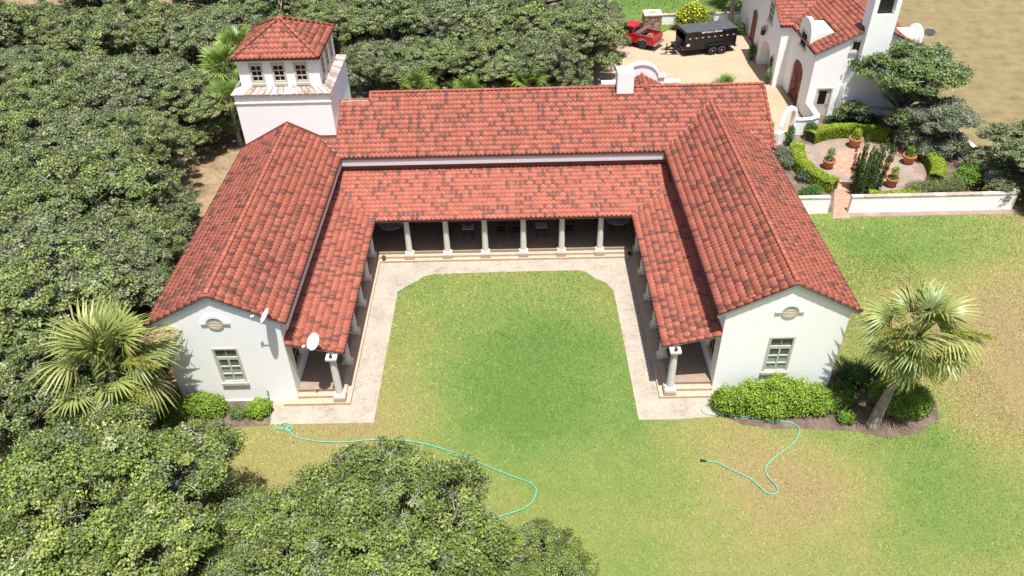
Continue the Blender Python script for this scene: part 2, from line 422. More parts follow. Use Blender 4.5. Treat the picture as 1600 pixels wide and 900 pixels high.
TONES = np.array([(.300, .094, .063), (.282, .086, .058), (.314, .103, .070), (.268, .082, .056), (.304, .090, .058), (.291, .098, .067)], np.float32)
DARKS = np.array([(.105, .046, .038), (.125, .056, .045), (.092, .046, .039), (.135, .062, .047)], np.float32)
def tile_colour(r, dark):
    base = TONES[r.integers(len(TONES))]*r.uniform(.92, 1.08)
    c = np.repeat(base[None], len(TV), 0)
    if dark:
        w = (_roll if r.random() < .85 else np.clip(_roll+.6, 0, 1))[:, None]
        c = c*(1-w*.9)+DARKS[r.integers(len(DARKS))][None]*w*.9
    c[2*9:] *= .38  # shadow line under each course, put into the lip colour
    return c
TILE_JOBS = []      # (roof object, origin, e, u, n, colour seed, dark) one for every tile
def tile_plane(roof, O, e, u, L, S, keep=None, dark=.24, rng=None):
    """O: eave corner, e along the eave, u up the slope, both unit; L, S their lengths"""
    O, e, u = (np.array(q, float) for q in (O, e, u))
    nn = np.cross(e, u)
    if nn[2] < 0: O = O+e*L; e = -e; nn = np.cross(e, u)
    nc = max(1, round(L/TW)); nr = max(1, round(S/TL)); cw = L/nc; ch = S/nr
    for j in range(nr):
        for i in range(nc):
            o = O+e*(i*cw)+u*(j*ch); c = o+e*cw/2+u*ch/2
            if keep is not None and not keep(c): continue
            TILE_JOBS.append((roof, o, e*(cw/TW), u*(ch/TL), nn, rng_tiles.random() < dark))
rng_tiles = np.random.default_rng(5)

def flush_tiles(limit=300, force_objects=False):
    """the tiles nearest the camera become objects of their own, the rest one mesh per roof"""
    global TILE_JOBS
    r = np.random.default_rng(21)
    dist = [np.linalg.norm(np.array(j[1])-CAM) for j in TILE_JOBS]
    order = np.argsort(dist); single = set(order[:limit].tolist())
    variants = {}
    for d in (0, 1):
        variants[d] = [np_mesh('roof_tile', TV, TF, M['tile'], tile_colour(r, d), True) for _ in range(7)]
    rest = {}
    for k, (roof, o, e, u, nn, dk) in enumerate(TILE_JOBS):
        if k in single:
            ob = bpy.data.objects.new('roof_tile', variants[int(dk)][r.integers(7)]); COL.objects.link(ob); ob.parent = roof
            ob.matrix_basis = Matrix(((e[0], u[0], nn[0], o[0]), (e[1], u[1], nn[1], o[1]), (e[2], u[2], nn[2], o[2]), (0, 0, 0, 1)))
        else:
            rest.setdefault(roof.name, (roof, []))[1].append((o, e, u, nn, dk))
    for nm, (roof, js) in rest.items():
        B = np.array([[j[1], j[2], j[3]] for j in js]); O = np.array([j[0] for j in js])
        jit = r.normal(0, .003, (len(js), 1, 3))
        V = np.einsum('vk,nkc->nvc', TV, B)+O[:, None, :]+jit
        Fq = (TF[None]+(np.arange(len(js))*len(TV))[:, None, None]).reshape(-1, 4)
        C = np.concatenate([tile_colour(r, j[4]) for j in js])
        me = np_mesh('tile_field', V.reshape(-1, 3), Fq, M['tile'], C, True)
        ob = mesh_obj('tile_field', me, roof); ob['kind'] = 'stuff'
        roof['tiles'] = 1
        if 'hips' in HIPS.get(roof.name, {}):
            bm = bmesh.new(); bm.from_mesh(me)
            for co, no in HIPS[roof.name]['hips']:
                bmesh.ops.bisect_plane(bm, geom=list(bm.verts)+list(bm.edges)+list(bm.faces), plane_co=co, plane_no=no, clear_outer=True)
            bm.to_mesh(me); bm.free()
    TILE_JOBS = []
HIPS = {}

def barrel_template(r=.105, ln=.40, n=8):
    V = []
    for y, k, dz in ((0, 1.0, .012), (ln*1.08, .86, -.006)):
        for i in range(n+1):
            a = math.pi*(i/n)*1.12-.06*math.pi
            V.append((r*k*math.cos(a), y, r*k*math.sin(a)*.9+dz))
    for i in range(n+1): x, y, z = V[i]; V.append((x*.86, .003, z*.86-.004))
    F = []
    for i in range(n):
        F.append((i, n+1+i, n+1+i+1, i+1)); F.append((2*n+2+i, i, i+1, 2*n+2+i+1))
    return np.array(V), np.array(F)
BV, BF = barrel_template()
_cap = {}
def barrels(roof, name, a, b, n_up=(0, 0, 1), w=1.0, dz=.03, objects=True):
    """a run of half-round tiles from a to b"""
    if not _cap:
        r = np.random.default_rng(3)
        for i in range(5): _cap[i] = np_mesh('ridge_tile', BV, BF, M['tile'], np.repeat((TONES[i]*r.uniform(.9, 1.05))[None], len(BV), 0), True)
    a = np.array(a, float); b = np.array(b, float); d = b-a; L = np.linalg.norm(d); d /= L
    up = np.array(n_up, float); x = np.cross(d, up); x /= np.linalg.norm(x); z = np.cross(x, d)
    k = max(1, round(L/.40)); st = L/k
    for i in range(k):
        o = a+d*(i*st)+z*dz; y = d*(st/.40)
        ob = bpy.data.objects.new(name, _cap[rng_tiles.integers(5)]); COL.objects.link(ob); ob.parent = roof
        xx = x*w; zz = z*w
        ob.matrix_basis = Matrix(((xx[0], y[0], zz[0], o[0]), (xx[1], y[1], zz[1], o[1]), (xx[2], y[2], zz[2], o[2]), (0, 0, 0, 1)))
# ---------------------------------------------------------------- the courtyard house
A, B = 15.69, 10.08            # outer and inner wall of a wing
RX, RZ = 12.885, 6.70          # ridge of a wing
EI, EO, EZ = 9.70, 16.07, 5.03 # eaves of a wing
SL = (RZ-EZ)/(RX-EI)           # roof slope
ME_, MR, MRZ = 14.97, 19.25, 7.26
TF_ = 16.33                    # tower front
nrm = lambda v: np.array(v, float)/np.linalg.norm(v)
house = empty('courtyard_house', (0, 0, 0))
tag(house, 'white stucco courtyard house with red tiled wings, tower and columned porch', 'house')

def wall_grid(mb, org, ud, depth, breaks, ztop, holes, z0=0.0):
    """wall face in the plane org+u*ud, cut round rectangular holes (u0,u1,z0,z1), reveals go in by depth"""
    org = Vector(org); ud = Vector(ud); dp = Vector(depth)
    us = sorted(set(list(breaks)+[h[0] for h in holes]+[h[1] for h in holes]))
    pt = lambda u, z: org+ud*u+Vector((0, 0, z))
    for a, b in zip(us[:-1], us[1:]):
        hs = sorted([h for h in holes if h[0] <= a+1e-6 and h[1] >= b-1e-6], key=lambda h: h[2])
        zz = z0
        for h in hs:
            mb.quad(pt(a, zz), pt(b, zz), pt(b, h[2]), pt(a, h[2])); zz = h[3]
        mb.quad(pt(a, zz), pt(b, zz), pt(b, ztop(b)), pt(a, ztop(a)))
    for u0, u1, h0, h1 in holes:
        c = [pt(u0, h0), pt(u1, h0), pt(u1, h1), pt(u0, h1)]
        for i in range(4): mb.quad(c[i], c[(i+1) % 4], c[(i+1) % 4]+dp, c[i]+dp)
    return mb

def frame_xf(c, out):
    """local x right, y into the wall, z up; out = outward normal"""
    o = Vector(out).normalized(); y = -o; z = Vector((0, 0, 1)); x = y.cross(z)
    return Matrix(((x[0], y[0], z[0], c[0]), (x[1], y[1], z[1], c[1]), (x[2], y[2], z[2], c[2]), (0, 0, 0, 1)))

def win_rects(parent, c, out, w, h, rects, mats, frame_mat, t=.07, name='window', sill=True, d0=-.03, d1=.09, sillw=.06):
    """a window: frame round the given pane rectangles (fractions of the opening)"""
    X = frame_xf(c, out); fr = MB()
    x0, x1 = -w/2, w/2
    R = [(x0+a*w, x0+b_*w, z0*h, z1*h) for a, b_, z0, z1 in rects]
    xs = sorted(set([x0, x1]+[v for r in R for v in r[:2]])); zs = sorted(set([0, h]+[v for r in R for v in r[2:]]))
    for za, zb in zip(zs[:-1], zs[1:]):
        run = None
        for xa, xb in zip(xs[:-1], xs[1:]):
            cx, cz = (xa+xb)/2, (za+zb)/2
            if not any(r[0] < cx < r[1] and r[2] < cz < r[3] for r in R):
                edge = xa == x0 or xb == x1 or za == 0 or zb == h
                fr.box(xa, xb, (d0 if edge else d0+.04), d1, za, zb)
    if sill: fr.box(x0-sillw, x1+sillw, d0-.07, d0-.002, -.10, .06)
    f = fr.build(name, frame_mat, parent, xf=X)
    for r, mt in zip(R, mats):
        MB().box(r[0]+.003, r[1]-.003, d1-.035, d1-.015, r[2]+.003, r[3]-.003).build('pane', mt, f, xf=X)
    return f

def grid_rects(cols, rows, t=.07, tb=.03):
    out = []; cw = (1-2*t-(cols-1)*tb)/cols; rh = (1-2*t-(rows-1)*tb)/rows
    for j in range(rows):
        for i in range(cols):
            a = t+i*(cw+tb); z = t+j*(rh+tb); out.append((a, a+cw, z, z+rh))
    return out

wing_top = lambda x: RZ-SL*abs(abs(x)-RX)
main_top = lambda y: MRZ-SL*abs(y-MR)
# --- wing walls
for s in (-1, 1):
    w = MB()
    holes = [(12.9-.60, 12.9+.60, 1.22, 3.48)]
    if s < 0: holes = [(-h[1], -h[0], h[2], h[3]) for h in holes]
    br = sorted([s*A, s*B, s*RX])
    wall_grid(w, (0, 0, 0), (1, 0, 0), (0, .13, 0), br, lambda x: wing_top(x)-.11, holes)
    # courtyard side of the wing, with openings
    ih = [(.75, 1.75, 1.35, 3.05), (4.2, 5.4, .45, 2.75), (8.2, 9.4, .45, 2.75)]
    wall_grid(w, (s*B, 0, 0), (0, 1, 0), (s*.13, 0, 0), [0.0, 15.35], lambda y: wing_top(B)-.11, ih)
    # outer side
    if s < 0:
        wall_grid(w, (-A, 0, 0), (0, 1, 0), (.13, 0, 0), [0.0, TF_], lambda y: wing_top(A)-.11, [(3, 4.2, 1.2, 3.4), (8, 9.2, 1.2, 3.4)])
    else:
        wall_grid(w, (A, 0, 0), (0, 1, 0), (-.13, 0, 0), [0.0, 15.35, MR, 23.15], lambda y: max(wing_top(A), main_top(y) if y > 15.4 else 0)-.11, [(3, 4.2, 1.2, 3.4), (8, 9.2, 1.2, 3.4)])
    ww = w.build('wing_wall', M['white'], house)
    # low splayed foot of the wall
    ft = MB(); ft.add([(s*(B-.06), -.06, 0), (s*(A+.05), -.06, 0), (s*(A+.05), -.004, .09), (s*(B-.06), -.004, .09), (s*(B-.06), -.004, 0), (s*(A+.05), -.004, 0)],
                      [(0, 1, 2, 3), (0, 3, 4), (1, 5, 2), (4, 5, 1, 0), (3, 2, 5, 4)])
    ft.build('wall_foot', M['white'], house)
    # gable window: a two-pane light over two three-pane casements
    rc = []; mt = []
    for i, (a, b_) in enumerate(((.13, .475), (.545, .88))):
        for j, (z0, z1) in enumerate(((.06, .245), (.27, .455), (.48, .665))):
            rc.append((a, b_, z0, z1)); mt.append(M['glass_blind'] if j == 0 or (j == 1) else M['glass_green'])
    rc += [(.09, .49, .74, .955), (.51, .92, .74, .955)]; mt += [M['glass_green']]*2
    win_rects(house, (s*12.9, 0, 1.22), (0, -1, 0), 1.20, 2.26, rc, mt, M['cream2'], sillw=.05)
    win_rects(house, (s*B, 1.25, 1.35), (-s, 0, 0), 1.0, 1.70, grid_rects(2, 3, .09, .035), [M['glass_dark']]*6, M['cream'], d0=.02)
    for yy in (4.8, 8.8):
        win_rects(house, (s*B, yy, .45), (-s, 0, 0), 1.2, 2.30, grid_rects(2, 4, .09, .03), [M['glass_dark']]*8, M['cream'], name='porch_door', sill=False, d0=.02)
    for yy in (3.6, 8.6):
        win_rects(house, (s*A, yy, 1.2), (s, 0, 0), 1.2, 2.2, grid_rects(2, 3, .08, .035), [M['glass_dark']]*6, M['cream2'])
    # oval louvred vent with an arched hood
    vx, vz = s*12.92, 4.98
    vr = MB(); nseg = 28
    for k in range(nseg):
        a0, a1 = 2*math.pi*k/nseg, 2*math.pi*(k+1)/nseg
        q = lambda a, rx, rz, y: (vx+rx*math.cos(a), y, vz+rz*math.sin(a))
        vr.quad(q(a0, .37, .34, -.05), q(a1, .37, .34, -.05), q(a1, .28, .25, -.05), q(a0, .28, .25, -.05))
        vr.quad(q(a0, .37, .34, -.05), q(a1, .37, .34, -.05), q(a1, .37, .34, .01), q(a0, .37, .34, .01))
        vr.quad(q(a0, .28, .25, -.05), q(a1, .28, .25, -.05), q(a1, .28, .25, .01), q(a0, .28, .25, .01))
    vent = vr.build('gable_vent', M['vent'], house, smooth=True)
    vb = MB(); vb.poly([(vx+.285*math.cos(2*math.pi*k/24), -.006, vz+.255*math.sin(2*math.pi*k/24)) for k in range(24)]); vb.build('vent_back', M['vent'], vent)
    for k in range(5):
        z = vz-.18+.09*k; hw = .27*math.sqrt(max(0, 1-((z-vz)/.25)**2))
        MB().add([(vx-hw, -.012, z+.035), (vx+hw, -.012, z+.035), (vx+hw, -.045, z-.02), (vx-hw, -.045, z-.02), (vx-hw, -.012, z+.02), (vx+hw, -.012, z+.02)],
                 [(0, 1, 2, 3), (4, 5, 2, 3), (0, 4, 3), (1, 5, 2)]).build('louvre_slat', M['vent'], vent)
    hd = MB(); pts = []
    for k in range(17):
        a = math.pi*k/16; pts.append((vx+.52*math.cos(a), vz+.50*math.sin(a)))
    inner = [(vx-.385*math.cos(math.pi*k/16), vz+.355*math.sin(math.pi*k/16)) for k in range(17)]
    outl = [(vx+.66, vz), (vx+.66, vz+.10), (vx+.51, vz+.10)]+pts[2:-2]+[(vx-.51, vz+.10), (vx-.66, vz+.10), (vx-.66, vz)]
    ring = outl+inner
    hd.extr([(p[0], -.075, p[1]) for p in ring], (0, .073, 0)).build('vent_hood', M['white'], vent)
# --- main wing walls
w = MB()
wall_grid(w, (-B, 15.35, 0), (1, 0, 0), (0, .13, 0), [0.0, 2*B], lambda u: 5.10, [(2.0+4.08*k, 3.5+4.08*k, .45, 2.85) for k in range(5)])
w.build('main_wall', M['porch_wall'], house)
for k in range(5):
    win_rects(house, (-B+2.75+4.08*k, 15.35, .45), (0, -1, 0), 1.5, 2.4, grid_rects(4, 4, .08, .025), [M['glass_dark']]*16, M['cream'], name='porch_door', sill=False, d0=.02)
w = MB().quad((A-.002, 23.15, 0), (-8.2, 23.15, 0), (-8.2, 23.15, 5.1), (A-.002, 23.15, 5.1)); w.quad((-8.2, 18.92, 0), (-8.2, 23.15, 0), (-8.2, 23.15, 5.1), (-8.2, 18.92, 7.0)); w.build('rear_wall', M['white'], house)

# --- roofs: a deck under every slope, tiles on top
def deck(name, polys, drop=.05, mat='deck'):
    mb = MB()
    for p in polys: mb.poly([(x, y, z-drop) for x, y, z in p]); mb.poly([(x, y, z-drop-.08) for x, y, z in reversed(p)])
    return mb.build(name, M[mat], house)
cu = lambda dx, dz: nrm((dx, 0, dz)); cv = lambda dy, dz: nrm((0, dy, dz))
SLEN = math.hypot(RX-EI, RZ-EZ)
wing_roofs = {}
for s in (-1, 1):
    yb = TF_ if s < 0 else 18.45
    rf = deck('wing_roof', [[(s*EI, -.1, EZ), (s*RX, -.1, RZ), (s*RX, yb, RZ), (s*EI, yb, EZ)], [(s*EO, -.1, EZ), (s*RX, -.1, RZ), (s*RX, yb, RZ), (s*EO, yb, EZ)]])
    wing_roofs[s] = rf
    kp = lambda c: wing_top(c[0]) > main_top(c[1])-.16 or c[1] < ME_
    tile_plane(rf, (s*EI, -.05, EZ), (0, 1, 0), cu(s*(RX-EI), RZ-EZ), yb+.05, SLEN-.04, kp)
    tile_plane(rf, (s*EO, -.05, EZ), (0, 1, 0), cu(-s*(EO-RX), RZ-EZ), yb+.05, SLEN-.04, kp if s > 0 else None, .20)
    barrels(rf, 'ridge_tile', (s*RX, -.12, RZ+.02), (s*RX, 16.2 if s < 0 else 18.2, RZ+.02))
    for ex in (EI, EO):
        nu = np.cross((0, 1, 0), nrm((s*(RX-ex), 0, RZ-EZ))); nu = nu if nu[2] > 0 else -nu
        barrels(rf, 'rake_tile', (s*ex, -.07, EZ), (s*RX, -.07, RZ), nu, 1.1, .0)
        d = s*(1 if ex == EO else -1)
        # board under the rake
        q = [(s*ex, -.07, EZ-.07), (s*RX, -.07, RZ-.07), (s*RX, -.07, RZ-.33), (s*ex, -.07, EZ-.30)]
        MB().extr(q, (0, .066, 0)).build('rake_board', M['fascia'], rf)
# courtyard fascias
fz0, fz1 = 4.50, 4.95
MB().box(-9.80, -9.75, .02, 14.95, fz0, fz1).build('fascia_board', M['fascia'], wing_roofs[-1])
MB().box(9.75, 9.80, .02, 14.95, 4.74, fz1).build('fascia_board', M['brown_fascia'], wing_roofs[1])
for s in (-1, 1):
    MB().box(min(s*9.80, s*10.075), max(s*9.80, s*10.075), .01, 15.0, 4.86, 4.89).build('soffit', M['fascia'], wing_roofs[s])
    MB().box(min(s*15.70, s*15.98), max(s*15.70, s*15.98), .0, 15.0, 4.86, 4.89).build('soffit', M['fascia'], wing_roofs[s])
    MB().box(min(s*15.985, s*16.03), max(s*15.985, s*16.03), .0, 15.0, 4.74, 4.95).build('fascia_board', M['fascia'], wing_roofs[s])

mainroof = deck('main_roof', [[(-8.22, ME_, EZ), (16.35, ME_, EZ), (16.35, MR, MRZ), (-8.22, MR, MRZ)], [(-10.05, TF_+.02, main_top(TF_)), (-8.22, TF_+.02, main_top(TF_)), (-8.22, 18.72, main_top(18.72)), (-10.05, 18.72, main_top(18.72))],
                              [(-11.1, ME_, EZ), (-8.22, ME_, EZ), (-8.22, TF_, main_top(TF_)), (-11.1, TF_, main_top(TF_))],
                              [(-8.22, 2*MR-ME_, EZ), (16.35, 2*MR-ME_, EZ), (16.35, MR, MRZ), (-8.22, MR, MRZ)]])
def keep_main(c):
    x, y = c[0], c[1]
    if x < -10.02 and y > TF_-.05: return False
    if x < -8.22 and y > 18.75: return False
    wt = wing_top(x) if abs(x) > EI else 0
    if x > EI and x < EO and wt > main_top(y)+.16: return False
    if x < -EI and wt > main_top(y)+.16: return False
    return True
tile_plane(mainroof, (-11.2, ME_, EZ), (1, 0, 0), cv(MR-ME_, MRZ-EZ), 16.33+11.2, math.hypot(MR-ME_, MRZ-EZ)-.04, keep_main, .25)
tile_plane(mainroof, (-8.2, 2*MR-ME_, EZ), (1, 0, 0), cv(ME_-MR, MRZ-EZ), 16.33+8.2, math.hypot(MR-ME_, MRZ-EZ)-.04, None, .25)
barrels(mainroof, 'ridge_tile', (16.36, MR, MRZ+.02), (-8.25, MR, MRZ+.02))
barrels(mainroof, 'ridge_tile', (-8.3, 18.74, main_top(18.74)+.03), (-10.0, 18.74, main_top(18.74)+.03))
MB().box(-10.03, -8.26, 18.78, 18.92, 0.0, main_top(18.78)-.10).build('link_wall', M['white'], house)
nu = np.cross(nrm((0, MR-ME_, MRZ-EZ)), (1, 0, 0)); nu = nu if nu[2] > 0 else -nu
barrels(mainroof, 'rake_tile', (16.33, ME_, EZ), (16.33, MR, MRZ), nu, 1.05, 0)
nu = np.cross(nrm((0, MR-18.74, MRZ-main_top(18.74))), (1, 0, 0)); nu = nu if nu[2] > 0 else -nu
barrels(mainroof, 'rake_tile', (-8.22, 18.74, main_top(18.74)), (-8.22, MR, MRZ), nu, .9, 0)
MB().box(-9.72, 9.72, 15.02, 15.07, 4.47, 4.95).build('fascia_board', M['fascia'], mainroof)
MB().box(-9.72, 9.72, 15.075, 15.345, 4.86, 4.89).build('soffit', M['fascia'], mainroof)
q = [(16.28, ME_, EZ-.07), (16.28, MR, MRZ-.07), (16.28, MR, MRZ-.32), (16.28, ME_, EZ-.28)]
MB().extr(q, (-.06, 0, 0)).build('rake_board', M['fascia'], mainroof)
# copper flashing running up the valleys
for s in (-1, 1):
    yv = TF_-.1 if s < 0 else 18.1
    pa = Vector((s*EI, ME_, EZ)); pb = Vector((s*(EI+(yv-ME_)), yv, EZ+SL*(yv-ME_)))
    MB().bar(pa+Vector((0, 0, .03)), pb+Vector((0, 0, .03)), .10, .012).build('valley_flashing', M['copper'], mainroof)

# --- porch roofs
PX, PZ, PS, PY = 7.40, 3.065, .23, 11.03
porch_side = lambda x: PZ+PS*(abs(x)-PX)
porch_mid = lambda y: PZ+PS*(y-PY)
porch = {}
for s in (-1, 1):
    xw = B
    rf = deck('porch_roof', [[(s*PX, 0, PZ), (s*xw, 0, porch_side(xw)), (s*xw, 15.33, porch_side(xw)), (s*PX, PY, PZ)]], .03)
    porch[s] = rf
    tile_plane(rf, (s*PX, .05, PZ), (0, 1, 0), cu(s*1.0, PS), 15.1, math.hypot(1, PS)*(B-PX-.03), lambda c: porch_side(c[0]) > porch_mid(c[1])-.05 or c[1] < PY+.1, .27)
    nu = np.cross((0, 1, 0), nrm((s, 0, PS))); nu = nu if nu[2] > 0 else -nu
    barrels(rf, 'rake_tile', (s*PX, .04, PZ), (s*(B-.05), .04, porch_side(B)), nu, 1.1, -.005)
    MB().extr([(s*(PX+.06), .03, PZ-.05), (s*(B-.01), .03, porch_side(B)-.05), (s*(B-.01), .03, porch_side(B)-.19), (s*(PX+.06), .03, PZ-.16)], (0, .05, 0)).build('rake_board', M['cream'], rf)
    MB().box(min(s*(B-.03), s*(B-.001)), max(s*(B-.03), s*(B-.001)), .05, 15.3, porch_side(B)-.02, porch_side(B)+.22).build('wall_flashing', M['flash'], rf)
    MB().box(min(s*7.86, s*8.12), max(s*7.86, s*8.12), .12, 11.3, 2.99, 3.10).build('beam', M['cream2'], rf)
rf = deck('porch_roof', [[(-PX, PY, PZ), (PX, PY, PZ), (B-.02, 15.33, porch_mid(15.33)), (-B+.02, 15.33, porch_mid(15.33))]], .03)
porch[0] = rf
tile_plane(rf, (-B+.1, PY, PZ), (1, 0, 0), cv(1.0, PS), 2*B-.2, math.hypot(1, PS)*(15.33-PY), lambda c: porch_mid(c[1]) > porch_side(c[0])-.05, .27)
MB().box(-7.8, 7.8, 11.33, 11.59, 2.99, 3.10).build('beam', M['cream2'], rf)
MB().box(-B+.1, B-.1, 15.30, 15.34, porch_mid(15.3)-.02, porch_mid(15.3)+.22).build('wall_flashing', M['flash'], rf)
for s in (-1, 1):
    pa = Vector((s*PX, PY, PZ+.035)); pb = Vector((s*(B-.1), PY+B-PX-.1, porch_side(B-.1)+.035))
    MB().bar(pa, pb, .07, .012).build('valley_flashing', M['copper'], rf)

# --- porch floor, two steps and the pad below them
def U(xo, yf, ym, xw=10.07, yb=15.34, x_end=None):
    xe = x_end or xw
    return [(-xe, yf), (-xo, yf), (-xo, ym), (xo, ym), (xo, yf), (xe, yf), (xe, -.07), (xw, -.07), (xw, yb), (-xw, yb), (-xw, -.07), (-xe, -.07)]
def Uin(xo, yf, ym, xw=10.07, yb=15.34):
    return [(-xw, yf), (-xo, yf), (-xo, ym), (xo, ym), (xo, yf), (xw, yf), (xw, yb), (-xw, yb)]
MB().prism(U(7.48, -.46, 11.10, x_end=10.72), 0.0, .15).build('step_pad', M['step'], house)
MB().prism(Uin(7.74, -.11, 11.34), .15, .30).build('step', M['step'], house)
MB().prism(Uin(8.02, .20, 11.58), .30, .45).build('porch_floor', M['floor'], house)
MB().prism(Uin(7.99, .17, 11.55, 10.06), .42, .452).build('step', M['step'], house) if False else None
# --- columns
shaft = [(.185, .60), (.182, 1.2), (.172, 1.9), (.158, 2.55), (.155, 2.74), (.175, 2.76), (.175, 2.79), (.16, 2.80), (.19, 2.86)]
proto = None
for k, (x, y) in enumerate([(-7.98, -.14+2.32*i) for i in range(5)]+[(7.98, -.14+2.32*i) for i in range(5)]+[(-7.98, 11.46), (7.98, 11.46)]+[(-5.7+2.28*i, 11.46) for i in range(6)]):
    if proto is None:
        sh = MB().lathe(shaft, n=24, cap=False).build('column', M['stone_col'], house, smooth=True)
        MB().box(-.285, .285, -.285, .285, .15, .40).build('pedestal', M['step'], sh)
        MB().box(-.265, .265, -.265, .265, .402, .50).build('plinth', M['stone_col'], sh, bevel=.012)
        MB().lathe([(.20, .501), (.255, .52), (.262, .55), (.245, .585), (.20, .60), (.185, .615)], n=24, cap=False).build('base_ring', M['stone_col'], sh, smooth=True)
        MB().box(-.255, .255, -.255, .255, 2.862, 2.985).build('capital', M['stone_col'], sh, bevel=.012)
        proto = sh; c = sh
    else:
        c = copy_tree(proto, house)
    c.location = (x, y, 0)

# --- tower
tx0, tx1, ty0, ty1 = -15.69, -10.07, TF_, 21.95
w = MB(); zt = 8.30
for a, b_ in (((tx0, ty0), (tx1, ty0)), ((tx1, ty0), (tx1, ty1)), ((tx1, ty1), (tx0, ty1)), ((tx0, ty1), (tx0, ty0))):
    w.quad((*a, 0), (*b_, 0), (*b_, zt), (*a, zt))
tower = w.build('tower', M['white'], house)
MB().box(tx0-.05, tx1+.05, ty0-.05, ty1+.05, 8.06, 8.13).build('moulding', M['white_trim'], tower)
MB().box(tx0-.002, tx1+.002, ty0-.002, ty1+.002, 8.13, 8.55).build('frieze', M['white'], tower)
MB().box(tx0-.09, tx1+.09, ty0-.09, ty1+.09, 8.55, 8.64).build('cornice', M['cream'], tower)
lx0, lx1, ly0, ly1 = -15.25, -10.54, 16.83, 21.50
# weathered panels of the skirt roof round the lantern
pm = [simple('skirt_panel_a', (.34, .28, .25), .6, var=.45, nscale=2.5), simple('skirt_panel_b', (.47, .42, .39), .6, var=.35, nscale=3), simple('skirt_panel_c', (.27, .20, .17), .6, var=.5, nscale=2.5)]
def skirt(a, b_, c, d, n):
    a, b_, c, d = (Vector(q) for q in (a, b_, c, d))
    for i in range(n):
        t0, t1 = i/n, (i+1)/n-.008/1
        q = [a.lerp(b_, t0), a.lerp(b_, t1), d.lerp(c, t1), d.lerp(c, t0)]
        MB().extr(q, (0, 0, .03)).build('skirt_panel', pm[rnd.choice((0, 1, 1, 2))], tower)
o_, zi, zo = .13, 8.90, 8.642
skirt((tx0-o_, ty0-o_, zo), (tx1+o_, ty0-o_, zo), (lx1, ly0, zi), (lx0, ly0, zi), 15)
skirt((tx1+o_, ty0-o_, zo), (tx1+o_, ty1+o_, zo), (lx1, ly1, zi), (lx1, ly0, zi), 15)
skirt((tx1+o_, ty1+o_, zo), (tx0-o_, ty1+o_, zo), (lx0, ly1, zi), (lx1, ly1, zi), 15)
skirt((tx0-o_, ty1+o_, zo), (tx0-o_, ty0-o_, zo), (lx0, ly0, zi), (lx0, ly1, zi), 15)
w = MB(); lz0, lz1 = 8.6, 10.62
cw = (lx1-lx0); wz0, wz1 = 9.05, 10.34
whs = [(cw*f-.40, cw*f+.40, wz0, wz1) for f in (.225, .50, .775)]
for org, ud, dp in (((lx0, ly0, 0), (1, 0, 0), (0, .1, 0)), ((lx1, ly0, 0), (0, 1, 0), (-.1, 0, 0)), ((lx1, ly1, 0), (-1, 0, 0), (0, -.1, 0)), ((lx0, ly1, 0), (0, -1, 0), (.1, 0, 0))):
    wall_grid(w, org, ud, dp, [0.0, cw if ud[0] else ly1-ly0], lambda u: lz1, whs, lz0)
lantern = w.build('lantern', M['white'], tower) if False else w.build('tower_lantern', M['white'], house)
for org, ud, out in (((lx0, ly0), (1, 0), (0, -1, 0)), ((lx1, ly0), (0, 1), (1, 0, 0)), ((lx1, ly1), (-1, 0), (0, 1, 0)), ((lx0, ly1), (0, -1), (-1, 0, 0))):
    for f in (.225, .50, .775):
        win_rects(house, (org[0]+ud[0]*cw*f, org[1]+ud[1]*cw*f, wz0), out, .80, wz1-wz0, grid_rects(2, 3, .15, .05), [M['glass_dark']]*6, M['cream2'], sillw=.0, d0=-.03, d1=.08)
MB().box(lx0-.05, lx1+.05, ly0-.05, ly1+.05, 10.44, 10.60).build('eave_board', M['cream2'], lantern)
ex0, ex1, ey0, ey1, ez = -15.47, -10.36, 16.60, 21.72, 10.64
ap = ((ex0+ex1)/2, (ey0+ey1)/2, 12.08)
trf = deck('tower_roof', [[(ex0, ey0, ez), (ex1, ey0, ez), ap], [(ex1, ey0, ez), (ex1, ey1, ez), ap], [(ex1, ey1, ez), (ex0, ey1, ez), ap], [(ex0, ey1, ez), (ex0, ey0, ez), ap]], .03)
cs = [(ex0, ey0, ez), (ex1, ey0, ez), (ex1, ey1, ez), (ex0, ey1, ez)]
hold = TILE_JOBS; tower_meshes = []
for k in range(4):
    a = np.array(cs[k]); b_ = np.array(cs[(k+1) % 4]); e = nrm(b_-a); midp = (a+b_)/2; u = np.array(ap)-midp; S = np.linalg.norm(u); u /= S; L = np.linalg.norm(b_-a)
    TILE_JOBS = []
    tile_plane(trf, a, e, u, L, S, lambda c: abs((c-midp) @ e) < (L/2)*(1-((c-midp) @ u)/S)+.25, .22)
    js = TILE_JOBS; r_ = np.random.default_rng(40+k)
    Bm = np.array([[j[2], j[3], j[4]] for j in js]); O = np.array([j[1] for j in js])
    V = np.einsum('vk,nkc->nvc', TV, Bm)+O[:, None, :]
    Fq = (TF[None]+(np.arange(len(js))*len(TV))[:, None, None]).reshape(-1, 4)
    me = np_mesh('tile_field', V.reshape(-1, 3), Fq, M['tile'], np.concatenate([tile_colour(r_, j[5]) for j in js]), True)
    bm = bmesh.new(); bm.from_mesh(me)
    for c0, sg in ((a, 1), (b_, -1)):
        hip = np.array(ap)-c0; no = np.cross(hip, (0, 0, 1)); no = no/np.linalg.norm(no)
        if no @ (midp-c0) > 0: no = -no
        bmesh.ops.bisect_plane(bm, geom=list(bm.verts)+list(bm.edges)+list(bm.faces), plane_co=c0, plane_no=no, clear_outer=True)
    bm.to_mesh(me); bm.free()
    ob = mesh_obj('tile_field', me, trf); ob['kind'] = 'stuff'
TILE_JOBS = hold
